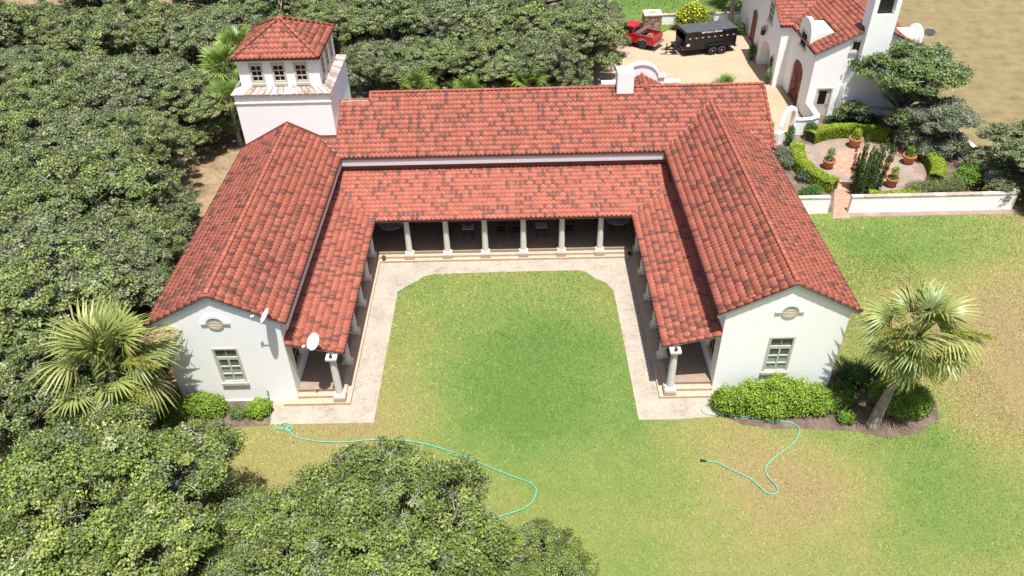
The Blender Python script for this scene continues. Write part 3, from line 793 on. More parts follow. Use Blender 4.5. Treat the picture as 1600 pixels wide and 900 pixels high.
for c0 in cs:
    barrels(trf, 'hip_tile', np.array(c0)+np.array((0, 0, .02)), np.array(ap)+np.array((0, 0, .05)), (0, 0, 1), 1.1, .02)
MB().lathe([(.13, -.03), (.11, .02), (.06, .05), (.02, .06)], (ap[0], ap[1], ap[2]+.04), 12).build('roof_cap', M['terracotta'], trf, smooth=True)

# red-brown flashing where the roofs meet the tower
def ribbon(pts, off, w_, name='roof_flashing'):
    mb = MB()
    for p, q in zip(pts[:-1], pts[1:]):
        p = Vector(p); q = Vector(q); mb.extr([p, q, q+Vector((0, 0, w_)), p+Vector((0, 0, w_))], off)
    return mb.build(name, M['flash'], house)
ribbon([(-A-.02, TF_-.004, wing_top(A)+.02), (-RX, TF_-.004, RZ+.03), (-11.05, TF_-.004, main_top(TF_)+.03), (-10.06, TF_-.004, main_top(TF_)+.03)], (0, -.02, 0), .16)
ribbon([(tx1+.004, TF_-.02, main_top(TF_)+.02), (tx1+.004, 18.72, main_top(18.72)+.02)], (.02, 0, 0), .16)

# --- chimney
cx0, cx1, cy0, cy1 = 7.14, 8.16, 18.70, 19.75
ch = MB().box(cx0, cx1, cy0, cy1, 6.2, 8.44).build('chimney', M['white'], house, bevel=.03)
MB().box(cx0-.05, cx1+.05, cy0-.05, cy1+.05, 6.6, main_top(cy0)+.12).build('chimney_flashing', M['flash'], ch)
# --- entrance gable behind the ridge, with its stepped and arched parapet
gx, gz = 9.02, 7.30
half = 2.1
prf = deck('entrance_roof', [[(gx, MR-.3, gz), (gx, 21.15, gz), (gx+half, 21.15, gz-SL*half), (gx+half, MR-.3, gz-SL*half)], [(gx, MR-.3, gz), (gx, 21.15, gz), (gx-half, 21.15, gz-SL*half), (gx-half, MR-.3, gz-SL*half)]])
for s in (-1, 1):
    tile_plane(prf, (gx+s*half, MR-.2, gz-SL*half), (0, 1, 0), cu(-s*1.0, SL), 21.1-MR+.2, half*math.hypot(1, SL)-.03, lambda c: c[2] > main_top(c[1])-.12, .2)
barrels(prf, 'ridge_tile', (gx, MR+.05, gz+.01), (gx, 21.1, gz+.01))
prof = [(gx-2.45, 4.5), (gx+2.45, 4.5), (gx+2.45, 6.62), (gx+1.5, 6.62), (gx+1.5, 7.02), (gx+1.05, 7.02)]
prof += [(gx+1.05*math.cos(math.pi*k/18), 7.02+.86*math.sin(math.pi*k/18)) for k in range(1, 18)]
prof += [(gx-1.05, 7.02), (gx-1.5, 7.02), (gx-1.5, 6.62), (gx-2.45, 6.62)]
par = MB().extr([(x, 21.18, z) for x, z in prof], (0, .35, 0)).build('parapet', M['white'], house)
cop = MB()
for k in range(18):
    a0, a1 = math.pi*k/18, math.pi*(k+1)/18
    q = [(gx+r_*math.cos(a), 21.12, 7.02+r_*.82*math.sin(a)) for a, r_ in ((a0, 1.06), (a1, 1.06), (a1, 1.18), (a0, 1.18))]
    cop.extr(q, (0, .46, 0))
cop.build('parapet_coping', M['white_trim'], par)
for s in (-1, 1):
    for xa, xb, z in ((1.08, 1.58, 7.02), (1.50, 2.55, 6.62)):
        MB().box(gx+min(s*xa, s*xb), gx+max(s*xa, s*xb), 21.11, 21.60, z+.003, z+.11).build('parapet_ledge', M['white_trim'], par)
flush_tiles(300)
# ---------------------------------------------------------------- vegetation
def leaf_quads(c, nrm_, size, r, aspect=.55):
    """folded diamond leaves: c (n,3) centres, nrm_ (n,3) facing, size (n,)"""
    n = len(c)
    nn = nrm_/np.maximum(np.linalg.norm(nrm_, axis=1, keepdims=True), 1e-6)
    t = r.normal(size=(n, 3)); t -= (t*nn).sum(1, keepdims=True)*nn; t /= np.maximum(np.linalg.norm(t, axis=1, keepdims=True), 1e-6)
    bi = np.cross(nn, t); L = size[:, None]; W = L*aspect
    V = np.empty((n, 4, 3)); V[:, 0] = c-t*L*.5; V[:, 1] = c+bi*W*.5+nn*L*.10; V[:, 2] = c+t*L*.5; V[:, 3] = c-bi*W*.5+nn*L*.10
    return V.reshape(-1, 3), np.arange(n*4).reshape(-1, 4)

def tri_tubes(a, b, ra, rb):
    """many three-sided twigs from a to b"""
    n = len(a); d = b-a; d /= np.maximum(np.linalg.norm(d, axis=1, keepdims=True), 1e-6)
    x = np.cross(d, (.31, .17, .93)); x /= np.maximum(np.linalg.norm(x, axis=1, keepdims=True), 1e-6); y = np.cross(d, x)
    V = np.empty((n, 6, 3))
    for k in range(3):
        q = x*math.cos(2.094*k)+y*math.sin(2.094*k)
        V[:, k] = a+q*np.reshape(ra, (-1, 1)); V[:, 3+k] = b+q*np.reshape(rb, (-1, 1))
    F = np.array([(0, 1, 4, 3), (1, 2, 5, 4), (2, 0, 3, 5)])
    return V.reshape(-1, 3), (F[None]+(np.arange(n)*6)[:, None, None]).reshape(-1, 4)

def unit(r, n):
    d = r.normal(size=(n, 3)); return d/np.linalg.norm(d, axis=1, keepdims=True)

def oak_meshes(seed, R, H, tufts, per, leaf=.105, hues=None, gap=.22, name='oak', twig_col=(.40, .385, .36), nl=30, skirt=12):
    """crown of leaf clumps on lobes round limbs; returns crown mesh and trunk mesh (trunk, limbs, twigs)"""
    r = np.random.default_rng(seed)
    hues = np.array(hues if hues is not None else [(.138, .172, .050), (.165, .195, .058), (.115, .152, .046), (.185, .205, .075), (.150, .180, .062)])
    lobes = [(np.array((0, 0, H*.50)), np.array((R*.40, R*.40, H*.26)))]
    for k in range(nl):
        q = (k+.5)/nl; a = k*2.39996+r.uniform(-.3, .3); d = R*.82*math.sqrt(q)*r.uniform(.9, 1.08)
        s = R*r.uniform(.17, .30)*(1.0-.12*q)
        zz = H*(.40+.46*math.sqrt(max(0, 1-(d/(R*1.0))**2)))*r.uniform(.88, 1.06)
        lobes.append((np.array((d*math.cos(a), d*math.sin(a), zz-s*.35)), np.array((s, s, s*r.uniform(.65, .9)))))
    for k in range(skirt):
        a = 2*math.pi*k/max(1, skirt)+r.uniform(-.2, .2); d = R*r.uniform(.62, .86); s = R*r.uniform(.18, .27)
        lobes.append((np.array((d*math.cos(a), d*math.sin(a), H*r.uniform(.16, .34))), np.array((s, s, s*.9))))
    vol = np.array([l_[1][0]**2 for l_ in lobes]); vol /= vol.sum()
    cen = []; nor = []; lob = []
    while len(cen) < tufts:
        k = r.choice(len(lobes), p=vol); c, s = lobes[k]
        d = unit(r, 1)[0]
        if d[2] < -.25: continue
        depth = r.uniform(.86, 1.04) if r.random() < .92 else r.uniform(.55, .85)
        p = c+d*s*depth
        deep = False
        for j, (c2, s2) in enumerate(lobes):
            if j != k and np.linalg.norm((p-c2)/s2) < .72: deep = True; break
        if deep and r.random() < .93: continue
        # ragged holes
        h = math.sin(p[0]*1.7+seed)+math.sin(p[1]*1.9+2*seed)+math.sin(p[2]*2.3+p[0]*.9)
        if h > 1.45-gap*2 and r.random() < .75: continue
        cen.append(p); nor.append(d); lob.append(k)
    cen = np.array(cen); nor = np.array(nor); lob = np.array(lob)
    rt = r.uniform(.25, .62, len(cen))*(R/5)**.3
    n = tufts*per
    ti = np.repeat(np.arange(tufts), per)
    off = unit(r, n)*(r.random((n, 1))**.45); off[:, 2] *= .45
    c = cen[ti]+off*rt[ti][:, None]
    fac = nor[ti]*.55+off*.7+np.array((0, 0, .55))+r.normal(0, .75, (n, 3))
    sz = leaf*r.uniform(.7, 1.35, n)
    V, Fq = leaf_quads(c, fac, sz, r, .7)
    th = hues[r.integers(len(hues), size=tufts)]*r.uniform(.60, 1.32, (tufts, 1))*np.array((.99, 1.05, 1.02))
    grey = r.random(tufts) < .09; th[grey] = th[grey]*.6+np.array((.10, .105, .078))
    lc = th[ti]*r.uniform(.78, 1.25, (n, 1)); lc += r.normal(0, .006, (n, 3)); lc = np.clip(lc, .01, .5)
    crown = np_mesh(name+'_crown', V, Fq, M['leaf'], np.repeat(lc, 4, 0))
    # twigs: two short crooked pieces each
    k = 6; tj = np.repeat(np.arange(tufts), k); m_ = len(tj); lc0 = np.array([lobes[q][0] for q in lob])
    base = cen[tj]*.72+lc0[tj]*.28+r.normal(0, .07, (m_, 3)); tip = cen[tj]+unit(r, m_)*(rt[tj]*r.uniform(.5, 1.15, m_))[:, None]+nor[tj]*.04
    mid = (base+tip)/2+r.normal(0, .09, (m_, 3)); w1 = r.uniform(.005, .012, m_)
    tv, tf = tri_tubes(base, mid, w1, w1*.75); tvb, tfb = tri_tubes(mid, tip, w1*.75, np.full(m_, .003))
    tf = np.concatenate([tf, tfb+len(tv)]); tv = np.concatenate([tv, tvb])
    rr = r.uniform(.010, .022, tufts)
    tv2, tf2 = tri_tubes(lc0*.5+cen*.5+r.normal(0, .25, (tufts, 3)), cen, rr*1.3, rr*.35)
    TVv = [tv, tv2]; TFf = [tf, tf2+len(tv)]
    mb = MB(); fork = Vector((0, 0, H*.22))
    mb.tube([(0, 0, -.15), (.05, .02, H*.08), (0, 0, H*.24)], [.36*R/5, .27*R/5, .22*R/5], 10)
    for c0, s0 in lobes:
        m_ = fork.lerp(Vector(c0), .5)+Vector((r.normal(0, .2), r.normal(0, .2), .25))
        mb.tube([fork, m_, Vector(c0), Vector(c0)+Vector((r.normal(0, .3), r.normal(0, .3), s0[2]*.7))], [.17*R/5, .12*R/5, .07*R/5, .03], 6, cap=False)
    mv = np.array([tuple(v) for v in mb.v]); 
    quads = [f for f in mb.f if len(f) == 4]
    TVv.append(mv); TFf.append(np.array(quads)+len(tv)+len(tv2))
    allv = np.concatenate(TVv); col = np.repeat(np.array(twig_col)[None], len(allv), 0)*np.repeat(r.uniform(.35, 1.45, (len(allv)//6+1, 1)), 6, 0)[:len(allv)]
    col[len(tv):] *= .62; col[len(tv)+len(tv2):] *= .62
    trunk = np_mesh(name+'_trunk', allv, np.concatenate(TFf), M['twig'], col)
    return crown, trunk

OAKS = [oak_meshes(1, 5.0, 6.6, 760, 96, .145), oak_meshes(2, 5.0, 7.0, 760, 96, .145), oak_meshes(3, 5.0, 6.2, 760, 96, .145, hues=[(.132, .155, .062), (.155, .175, .075), (.115, .140, .058), (.175, .188, .095)])]
OAK_NEAR = [oak_meshes(14, 5.0, 6.4, 1050, 160, .102, hues=[(.135, .180, .036), (.165, .205, .042), (.110, .155, .032), (.195, .225, .055)]), oak_meshes(15, 5.0, 6.0, 1050, 160, .102, hues=[(.130, .176, .036), (.160, .202, .042), (.106, .152, .032), (.188, .220, .055)])]

def oak(px, py, zc, rad, proto, label, rz=0.0, group='live oaks around the house', zs=1.0, cat='tree', name='live_oak'):
    p = P(px, py, zc)
    o = empty(name, (p[0], p[1], 0), rz); s = rad/5.0; o.scale = (s, s, s*zs)
    tag(o, label, cat, group)
    mesh_obj('crown', proto[0], o); mesh_obj('trunk', proto[1], o)
    return o

# (photo pixel of the crown centre, level of that centre, radius, which crown, label)
FAR = [
 (55, 585, 3.6, 3.6, 0, 'dark live oak at the left edge just left of the shaggy palm'),
 (45, 475, 4.2, 4.4, 1, 'live oak at the left edge behind the shaggy palm'),
 (165, 440, 3.8, 3.4, 2, 'greyish live oak directly behind the crown of the shaggy palm'),
 (203, 378, 3.6, 3.0, 0, 'live oak left of the left wing with bare grey limb over the litter'),
 (75, 385, 4.2, 4.4, 2, 'live oak at left edge, level with the porch columns'),
 (150, 300, 4.2, 4.4, 1, 'broad live oak left of the brown shaded clearing'),
 (224, 306, 3.4, 2.7, 2, 'small live oak beside the clearing along the left wing'),
 (40, 290, 4.4, 4.2, 0, 'live oak at the left edge, level with the foot of the tower'),
 (200, 220, 4.0, 3.5, 0, 'live oak whose shadow falls on the bare ground left of the tower'),
 (120, 215, 4.4, 4.4, 2, 'live oak second from the left edge, level with the tower wall'),
 (20, 190, 4.4, 4.4, 1, 'live oak at the left edge, level with the tower ledge'),
 (296, 140, 4.2, 3.6, 1, 'live oak behind the small palms beside the tower'),
 (205, 128, 4.4, 4.6, 2, 'live oak left of the tower, level with its windows'),
 (95, 118, 4.4, 4.2, 0, 'live oak in the left grove, level with the tower eaves'),
 (330, 48, 4.4, 4.6, 2, 'grey-green live oak behind the left corner of the tower roof'),
 (225, 42, 4.4, 4.6, 0, 'live oak near the top left, right of the tan gap'),
 (120, 38, 4.4, 3.8, 1, 'live oak at the top left below the tan gap'),
 (15, 85, 4.4, 3.6, 2, 'sparse live oak at the top left corner'),
 (430, 5, 4.6, 4.6, 1, 'live oak behind the peak of the tower roof'),
 (520, 30, 4.4, 4.2, 0, 'live oak just right of the tower roof peak'),
 (585, 95, 3.6, 3.3, 2, 'live oak right of the tower, left of the first small palm behind the ridge'),
 (610, 20, 4.6, 4.4, 1, 'live oak at the top, above the left end of the main ridge'),
 (665, 92, 3.6, 3.6, 0, 'live oak directly behind the leftmost small palm behind the ridge'),
 (705, 25, 4.6, 4.6, 2, 'live oak at the top, above the middle of the main ridge'),
 (755, 92, 3.6, 3.6, 1, 'live oak behind the middle of the main ridge'),
 (800, 35, 4.6, 4.6, 0, 'live oak at the top, left of the drive'),
 (845, 85, 3.8, 3.5, 2, 'live oak over the drive, behind the rightmost small palm at the ridge'),
 (893, 42, 4.4, 4.0, 1, 'live oak overhanging the front of the red pickup'),
 (915, 5, 4.4, 3.6, 2, 'greyish live oak at the top beside the lawn strip'),
 (560, -25, 4.6, 4.8, 0, 'live oak at the top edge behind the tower'),
 (700, -45, 4.6, 5.0, 1, 'live oak at the top edge, middle of the grove'),
 (830, -40, 4.6, 5.0, 2, 'live oak at the top edge beside the drive'),
 (330, -30, 4.6, 4.6, 1, 'live oak at the top edge left of the tower'),
 (60, 30, 4.0, 3.2, 0, 'small live oak between the two tan gaps at the top left'),
 (-30, 45, 4.4, 4.6, 1, 'live oak cut by the left edge near the top'),
 (150, -25, 4.6, 4.8, 2, 'live oak cut by the top edge near the left corner'),
 (-20, 330, 4.4, 4.0, 1, 'live oak cut by the left edge, level with the main eave'),
]
for i, (px, py, zc, rad, k, lab) in enumerate(FAR):
    oak(px, py, zc, rad*1.10, OAKS[k], lab, rz=i*2.4, zs=1.0 if rad > 3.5 else 1.15)
oak(150, 800, 4.4, 5.3, OAK_NEAR[0], 'large live oak filling the bottom left corner below the shaggy palm', .4, 'live oaks in front of the courtyard')
oak(590, 862, 4.0, 4.9, OAK_NEAR[1], 'live oak at the bottom, in front of the lawn with a hose beside it', 2.2, 'live oaks in front of the courtyard', 1.1)
oak(835, 905, 3.2, 2.6, OAK_NEAR[0], 'small live oak at the bottom beside the end of the long hose', 4.0, 'live oaks in front of the courtyard', 1.35)
oak(392, 868, 3.6, 3.5, OAK_NEAR[1], 'live oak at the bottom edge between the two large front crowns', 5.0, 'live oaks in front of the courtyard')
oak(1640, 245, 2.6, 4.2, OAKS[2], 'live oak at the right edge outside the garden wall corner', 1.0, zs=.85)

def leafy(name, seed, blobs, n, leaf, hues, core=True, mat='shrub', twigs=0, aspect=.55, upright=0.0, shell=.5):
    """bush: leaves in ellipsoids (cx,cy,cz,rx,ry,rz); returns list of meshes"""
    r = np.random.default_rng(seed); hues = np.array(hues); B_ = np.array(blobs, float)
    wgt = B_[:, 3]*B_[:, 5]; wgt = wgt/wgt.sum(); k = r.choice(len(B_), size=n, p=wgt)
    d = unit(r, n); d[:, 2] = np.where(d[:, 2] < -.5, -d[:, 2], d[:, 2])
    rad = 1-shell*r.random((n, 1))**1.6
    rad *= 1+.16*np.sin(d[:, :1]*7+k[:, None])*np.sin(d[:, 1:2]*6+k[:, None]*2)+r.normal(0, .065, (n, 1))
    c = B_[k, :3]+d*rad*B_[k, 3:]
    keep = c[:, 2] > .02; c = c[keep]; d = d[keep]; n = len(c)
    fac = d*.6+np.array((0, 0, .5))+r.normal(0, .5, (n, 3))
    if upright: fac = fac*np.array((1, 1, 1-upright))
    V, Fq = leaf_quads(c, fac, leaf*r.uniform(.7, 1.35, n), r, aspect)
    cl = (np.sin(c[:, 0]*5.1+seed)+np.sin(c[:, 1]*4.7)+np.sin(c[:, 2]*5.5))*.06+1
    lc = hues[r.integers(len(hues), size=n)]*(r.uniform(.75, 1.25, n)*cl)[:, None]
    return np_mesh(name, V, Fq, M[mat], np.repeat(lc, 4, 0))

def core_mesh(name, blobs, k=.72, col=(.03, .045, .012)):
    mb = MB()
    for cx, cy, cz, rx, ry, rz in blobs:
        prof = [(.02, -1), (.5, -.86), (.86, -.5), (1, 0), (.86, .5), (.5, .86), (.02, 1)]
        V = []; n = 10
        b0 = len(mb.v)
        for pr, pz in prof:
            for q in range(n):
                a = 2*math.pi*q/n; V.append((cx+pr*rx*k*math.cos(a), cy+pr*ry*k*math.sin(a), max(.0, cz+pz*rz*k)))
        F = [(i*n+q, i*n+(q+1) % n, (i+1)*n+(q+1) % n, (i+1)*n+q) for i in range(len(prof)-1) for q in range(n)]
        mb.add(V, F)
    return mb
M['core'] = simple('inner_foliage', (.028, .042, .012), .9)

def shrub(name, label, loc, blobs, n, leaf, hues, seed, cat='shrub', group=None, core=True, **kw):
    o = empty(name, loc); tag(o, label, cat, group)
    mesh_obj('foliage', leafy('foliage', seed, blobs, n, leaf, hues, **kw), o)
    if core: core_mesh('stems_or_core', blobs).build('stems_or_core', M['core'], o)  # solid dark green core that closes the gaps in the foliage
    else:
        r = np.random.default_rng(seed); m = 26; a = np.tile((0, 0, .0), (m, 1))+r.normal(0, .05, (m, 3))*np.array((1, 1, 0))
        B_ = np.array(blobs); k = r.integers(len(B_), size=m); b = B_[k, :3]+unit(r, m)*B_[k, 3:]*.8
        V, F = tri_tubes(a, b, np.full(m, .022), np.full(m, .007)); mesh_obj('stems_or_core', np_mesh('stems_or_core', V, F, M['twig'], np.full((len(V), 3), .16)), o)
    return o

LIME = [(.185, .29, .020), (.225, .335, .024), (.145, .245, .018), (.27, .36, .034)]
MIDG = [(.110, .205, .022), (.14, .24, .026), (.085, .17, .020), (.165, .255, .032)]
GREY = [(.12, .145, .085), (.15, .17, .11), (.10, .125, .07), (.17, .18, .12)]
DARK = [(.045, .085, .018), (.06, .105, .022), (.035, .07, .016)]
FRESH = [(.07, .16, .03), (.09, .19, .035), (.055, .13, .025)]
# beds in front of the two gables
shrub('round_shrub', 'rounded bright green shrub under the left gable beside the shaggy palm', (-14.35, -.75, 0), [(0, 0, .5, .95, .62, .62), (.6, -.1, .4, .5, .5, .5), (-.7, 0, .45, .6, .5, .5)], 9000, .085, LIME+MIDG, 31)
shrub('small_shrub', 'small dull green shrub between two larger ones under the left gable', (-12.72, -1.0, 0), [(0, 0, .22, .45, .38, .34)], 2200, .07, MIDG+GREY, 32)
shrub('round_shrub', 'lime green shrub beside the hose under the left gable', (-11.75, -.95, 0), [(0, 0, .38, .55, .5, .5), (.25, .15, .4, .35, .35, .4)], 4600, .08, LIME, 33)
hb = [(-2.3, 0, .5, .9, .75, .72), (-1.2, .1, .6, 1.0, .9, .8), (0, .1, .7, 1.1, .95, .95), (1.0, 0, .6, .95, .9, .85), (1.75, -.1, .5, .7, .8, .7), (-.5, -.35, .4, 1.3, .7, .6), (-2.6, .15, .35, .6, .5, .5)]
shrub('long_shrub', 'wide bright green shrub hedge under the right gable window', (13.0, -1.15, 0), hb, 26000, .095, LIME+MIDG[:2], 34)
shrub('small_shrub', 'small dark green shrub between the long hedge and the leaning palm', (15.75, -1.35, 0), [(0, 0, .35, .6, .5, .45), (.5, .4, .3, .5, .4, .4)], 3800, .085, MIDG+DARK, 35)
shrub('tiny_shrub', 'low light green shrub tuft beside the foot of the leaning palm', (15.9, -2.1, 0), [(0, 0, .25, .42, .36, .34)], 1800, .08, MIDG, 36)
shrub('round_shrub', 'rounded green shrub right of the leaning palm trunk', (18.75, -1.15, 0), [(0, 0, .55, 1.25, 1.0, .8), (.5, -.3, .5, .8, .8, .65), (-.8, .3, .5, .7, .7, .65), (-.2, -.6, .4, .9, .6, .5)], 16000, .09, MIDG+LIME[:2], 37)
shrub('dark_shrub', 'dark shrub in the shade behind the leaning palm', (17.0, .35, 0), [(0, 0, .4, .8, .7, .6), (.9, -.1, .4, .6, .6, .5)], 6500, .085, DARK+MIDG[:1], 38)
shrub('dark_shrub', 'dark shrub in shade at the right corner of the right gable', (16.2, -.45, 0), [(0, 0, .3, .6, .5, .5)], 3200, .085, DARK+MIDG[:1], 39)
shrub('dark_shrub', 'dark green shrub below the left corner of the left gable', (-15.9, -1.2, 0), [(0, 0, .4, .8, .6, .6)], 4600, .085, DARK+MIDG, 40)

# ---- clipped hedges of the round garden
def hedge(label, a0, a1, R0, seed, w=.85, h=.85):
    r = np.random.default_rng(seed); n = int(abs(a1-a0)/360*2*math.pi*R0*4200)
    ang = np.radians(r.uniform(a0, a1, n)); side = r.random(n)
    # top, two sides of a rounded bar
    u = r.uniform(-1, 1, n); top = side < .5
    off = np.where(top, u*w/2, np.where(side < .75, w/2, -w/2)); z = np.where(top, h, (u+1)/2*h)
    off = off*np.where(top, 1, 1-.12*(z/h)**3); z = z-np.where(top, .10*np.abs(u)**3, 0)
    off += r.normal(0, .035, n); z += r.normal(0, .03, n)+.03*np.sin(ang*23)
    c = np.stack([(R0+off)*np.cos(ang), (R0+off)*np.sin(ang), np.maximum(z, .02)], 1)
    fac = np.where(top[:, None], np.array((0, 0, 1.0)), np.sign(off)[:, None]*np.stack([np.cos(ang), np.sin(ang), .3*np.ones(n)], 1))+r.normal(0, .45, (n, 3))
    V, Fq = leaf_quads(c, fac, .08*r.uniform(.7, 1.3, n), r, .7)
    hues = np.array(LIME)*np.array((1.12, 1.0, .9)); lc = hues[r.integers(4, size=n)]*r.uniform(.6, 1.3, (n, 1))
    o = empty('clipped_hedge', (GC[0], GC[1], 0)); tag(o, label, 'hedge', 'curved hedges of the round garden')
    mesh_obj('foliage', np_mesh('foliage', V, Fq, M['shrub'], np.repeat(lc, 4, 0)), o)
    mb = MB(); k = max(6, int(abs(a1-a0)/6))
    A_ = [math.radians(a0+(a1-a0)*(.01+.98*i/k)) for i in range(k+1)]
    for p, q in zip(A_[:-1], A_[1:]):
        ri, ro = R0-w/2+.05, R0+w/2-.05
        f = lambda a, rr, z: (rr*math.cos(a), rr*math.sin(a), z)
        mb.add([f(p, ri, 0), f(p, ro, 0), f(q, ro, 0), f(q, ri, 0), f(p, ri, h-.06), f(p, ro, h-.06), f(q, ro, h-.06), f(q, ri, h-.06)], [(4, 5, 6, 7), (0, 1, 5, 4), (1, 2, 6, 5), (2, 3, 7, 6), (3, 0, 4, 7)])
    mb.build('stems_or_core', M['core'], o)  # solid dark core inside the hedge leaves, no stems modelled
hedge('curved lime green hedge along the left side of the round garden', 152, 226, 4.65, 51)
hedge('curved lime green hedge along the back of the round garden', 50, 128, 4.55, 52)
hedge('curved lime green hedge at the right side of the round garden', -38, 20, 4.6, 53)
hedge('low lime green hedge just behind the front garden wall', -108, -55, 4.7, 54, .7, .6)

# ---- fan palms
def frond_mesh(seed, R=1.0, nseg=34, pet=1.1, spread=250, droop=.35, hue=(.12, .17, .04)):
    r = np.random.default_rng(seed); V = []; F = []; C = []
    # stalk along +x with a slight arch
    def stalk(t): return np.array((pet*t, 0, .10*math.sin(t*2.2)*pet-.12*t*t*pet))
    hub = stalk(1.0)
    for i in range(6):
        t0 = i/6; p = stalk(t0); w = .035*(1-.5*t0); b = len(V)
        V += [p+np.array((0, w, 0)), p+np.array((0, -w, 0)), p+np.array((0, 0, -w))]; C += [np.array((.20, .22, .07))]*3
        if i: 
            for k in range(3): F.append((b-3+k, b-3+(k+1) % 3, b+(k+1) % 3, b+k))
    for k in range(nseg):
        a = math.radians(-spread/2+spread*k/(nseg-1)); L = R*(1-.30*(abs(a)/math.radians(spread/2))**1.6)*r.uniform(.9, 1.06)
        da = math.radians(spread/(nseg-1))*.5
        d = np.array((math.cos(a), math.sin(a), 0)); s = np.array((-math.sin(a), math.cos(a), 0))
        dr = droop*r.uniform(.7, 1.4)*(.6+.6*abs(math.sin(a)))
        b = len(V); st = (0.02, .22, .45, .7, 1.0)
        for j, t in enumerate(st):
            wd = [.008, da*.26, da*.50, da*.36, .05*da][j]*L*1.05
            rise = .10*t-dr*t**2.4+(.018 if k % 2 else -.018)*min(1, t*3)
            p = hub+d*L*t*(1-.18*dr*t)+np.array((0, 0, rise*L*1.3))
            V += [p+s*wd, p-s*wd]; col = np.array(hue)*(1.0+.25*t)*r.uniform(.85, 1.15)+np.array((.05, .04, .0))*t**3
            C += [col, col*.94]
        for j in range(len(st)-1): F.append((b+2*j, b+2*j+1, b+2*j+3, b+2*j+2))
    return np_mesh('frond', np.array(V), np.array(F), M['palm'], np.array(C))
FR_G = [frond_mesh(60+i, 1.02, 30, 1.15, 250, .22+.16*i, h) for i, h in enumerate([(.17, .215, .065), (.20, .24, .07), (.15, .20, .07), (.24, .26, .09)])]
FR_Y = [frond_mesh(70+i, 1.0, 32, .95, 250, .75, h) for i, h in enumerate([(.28, .28, .075), (.33, .30, .09)])]
FR_S = [frond_mesh(80+i, .8, 26, .7, 240, .3, h) for i, h in enumerate([(.15, .22, .045), (.12, .19, .04)])]

def panicle(seed, col, n=240, L=1.0):
    r = np.random.default_rng(seed); t = r.random((n, 1))
    a = np.concatenate([t*L, r.normal(0, .04, (n, 1)), -.35*t*t*L], 1); d = unit(r, n)*np.array((.6, .8, .7)); b = a+d*r.uniform(.12, .38, (n, 1))*(1.1-.5*t)+np.array((.12, 0, -.08))
    V, F = tri_tubes(a, b, np.full(n, .010), np.full(n, .006)); return np_mesh('flower_stalk', V, F, M['twig'], np.repeat(np.array(col)[None], len(V), 0)*r.uniform(.7, 1.2, (len(V), 1)))
PAN_T = panicle(90, (.36, .29, .15)); PAN_G = panicle(91, (.24, .25, .05))

def palm(label, base, heart, nf, scale, seed, group='tall fan palms', low=-50, rad0=.26, rad1=.17, pans=((0, 30, 0), ), shag=0, name='fan_palm', fr=None, mess=6):
    o = empty(name, base); tag(o, label, 'palm', group)
    r = np.random.default_rng(seed); h = Vector(heart)-Vector(base)
    if rad0:
        path = [Vector((0, 0, -.1))]+[Vector((h.x*(t**1.25), h.y*(t**1.25), h.z*t)) for t in (0.0, .15, .3, .45, .6, .75, .9, 1.0)]
        rr = [rad0*1.25, rad0*1.15, rad0*.95, rad0*.85, rad1, rad1, rad1*1.05, rad1*1.15, rad1*.9]
        tr = MB()
        # ringed trunk
        fine = []; fr_ = []
        for i in range(len(path)-1):
            for k in range(4):
                t = k/4; fine.append(path[i].lerp(path[i+1], t)); fr_.append((rr[i]*(1-t)+rr[i+1]*t)*(1.0+(.05 if k % 2 else -.03)))
        fine.append(path[-1]); fr_.append(rr[-1])
        tr.tube(fine, fr_, 14).build('trunk', M['palm_trunk'], o, smooth=False)
    gold = 2.39996
    for i in range(nf):
        t = (i+.5)/nf; el = math.radians(82-(82-low)*t**.9+r.normal(0, mess)); az = i*gold+r.normal(0, .15)
        pool = (fr or FR_G) if (t < .80 or not shag) else FR_Y
        f = bpy.data.objects.new('frond', pool[r.integers(len(pool))]); COL.objects.link(f); f.parent = o
        roll = r.normal(0, .30+mess*.025)
        f.matrix_basis = Matrix.Translation(h) @ Matrix.Rotation(az, 4, 'Z') @ Matrix.Rotation(-el, 4, 'Y') @ Matrix.Rotation(roll, 4, 'X') @ Matrix.Scale(scale*r.uniform(.88, 1.1), 4)
    for az, el, kind in pans:
        f = bpy.data.objects.new('flower_stalk', PAN_T if kind == 0 else PAN_G); COL.objects.link(f); f.parent = o
        f.matrix_basis = Matrix.Translation(h) @ Matrix.Rotation(math.radians(az), 4, 'Z') @ Matrix.Rotation(math.radians(-el), 4, 'Y') @ Matrix.Translation((.95*scale, 0, .12)) @ Matrix.Scale(scale*1.15, 4)
    return o
palm('leaning fan palm with bare trunk in front of the right gable corner', (16.96, -2.5, 0), (18.0, -1.7, 4.75), 36, 1.28, 1, mess=12, low=-42, pans=((100, 45, 0), (200, 30, 1), (60, 40, 0), (-20, 25, 1)), shag=1)
palm('shaggy wide fan palm at the left corner of the left gable', (-17.6, -1.5, 0), (-17.45, -1.75, 3.9), 44, 1.5, 2, mess=18, low=-45, rad0=.32, rad1=.26, pans=((25, 25, 0), (10, 40, 0), (215, -5, 0), (-40, 10, 1), (40, 12, 0), (-20, 30, 1)), shag=1)
SM = 'small fan palms behind the ridge'
def ridge_palm(px, py, zc, sc, lab, n=16, seed=5, g=SM):
    p = P(px, py, zc); palm(lab, (p[0], p[1], 0), (p[0], p[1], zc), n, sc, seed, g, low=0, rad0=.16, rad1=.14, pans=(), fr=FR_S, name='small_fan_palm')
ridge_palm(652, 142, 2.6, 1.3, 'leftmost bright small fan palm peeking over the main ridge', 15, 5)
ridge_palm(733, 146, 2.2, 1.2, 'small fan palm barely showing over the middle of the main ridge', 14, 6)
ridge_palm(826, 130, 2.6, 1.3, 'full small fan palm over the ridge left of the chimney', 18, 7)
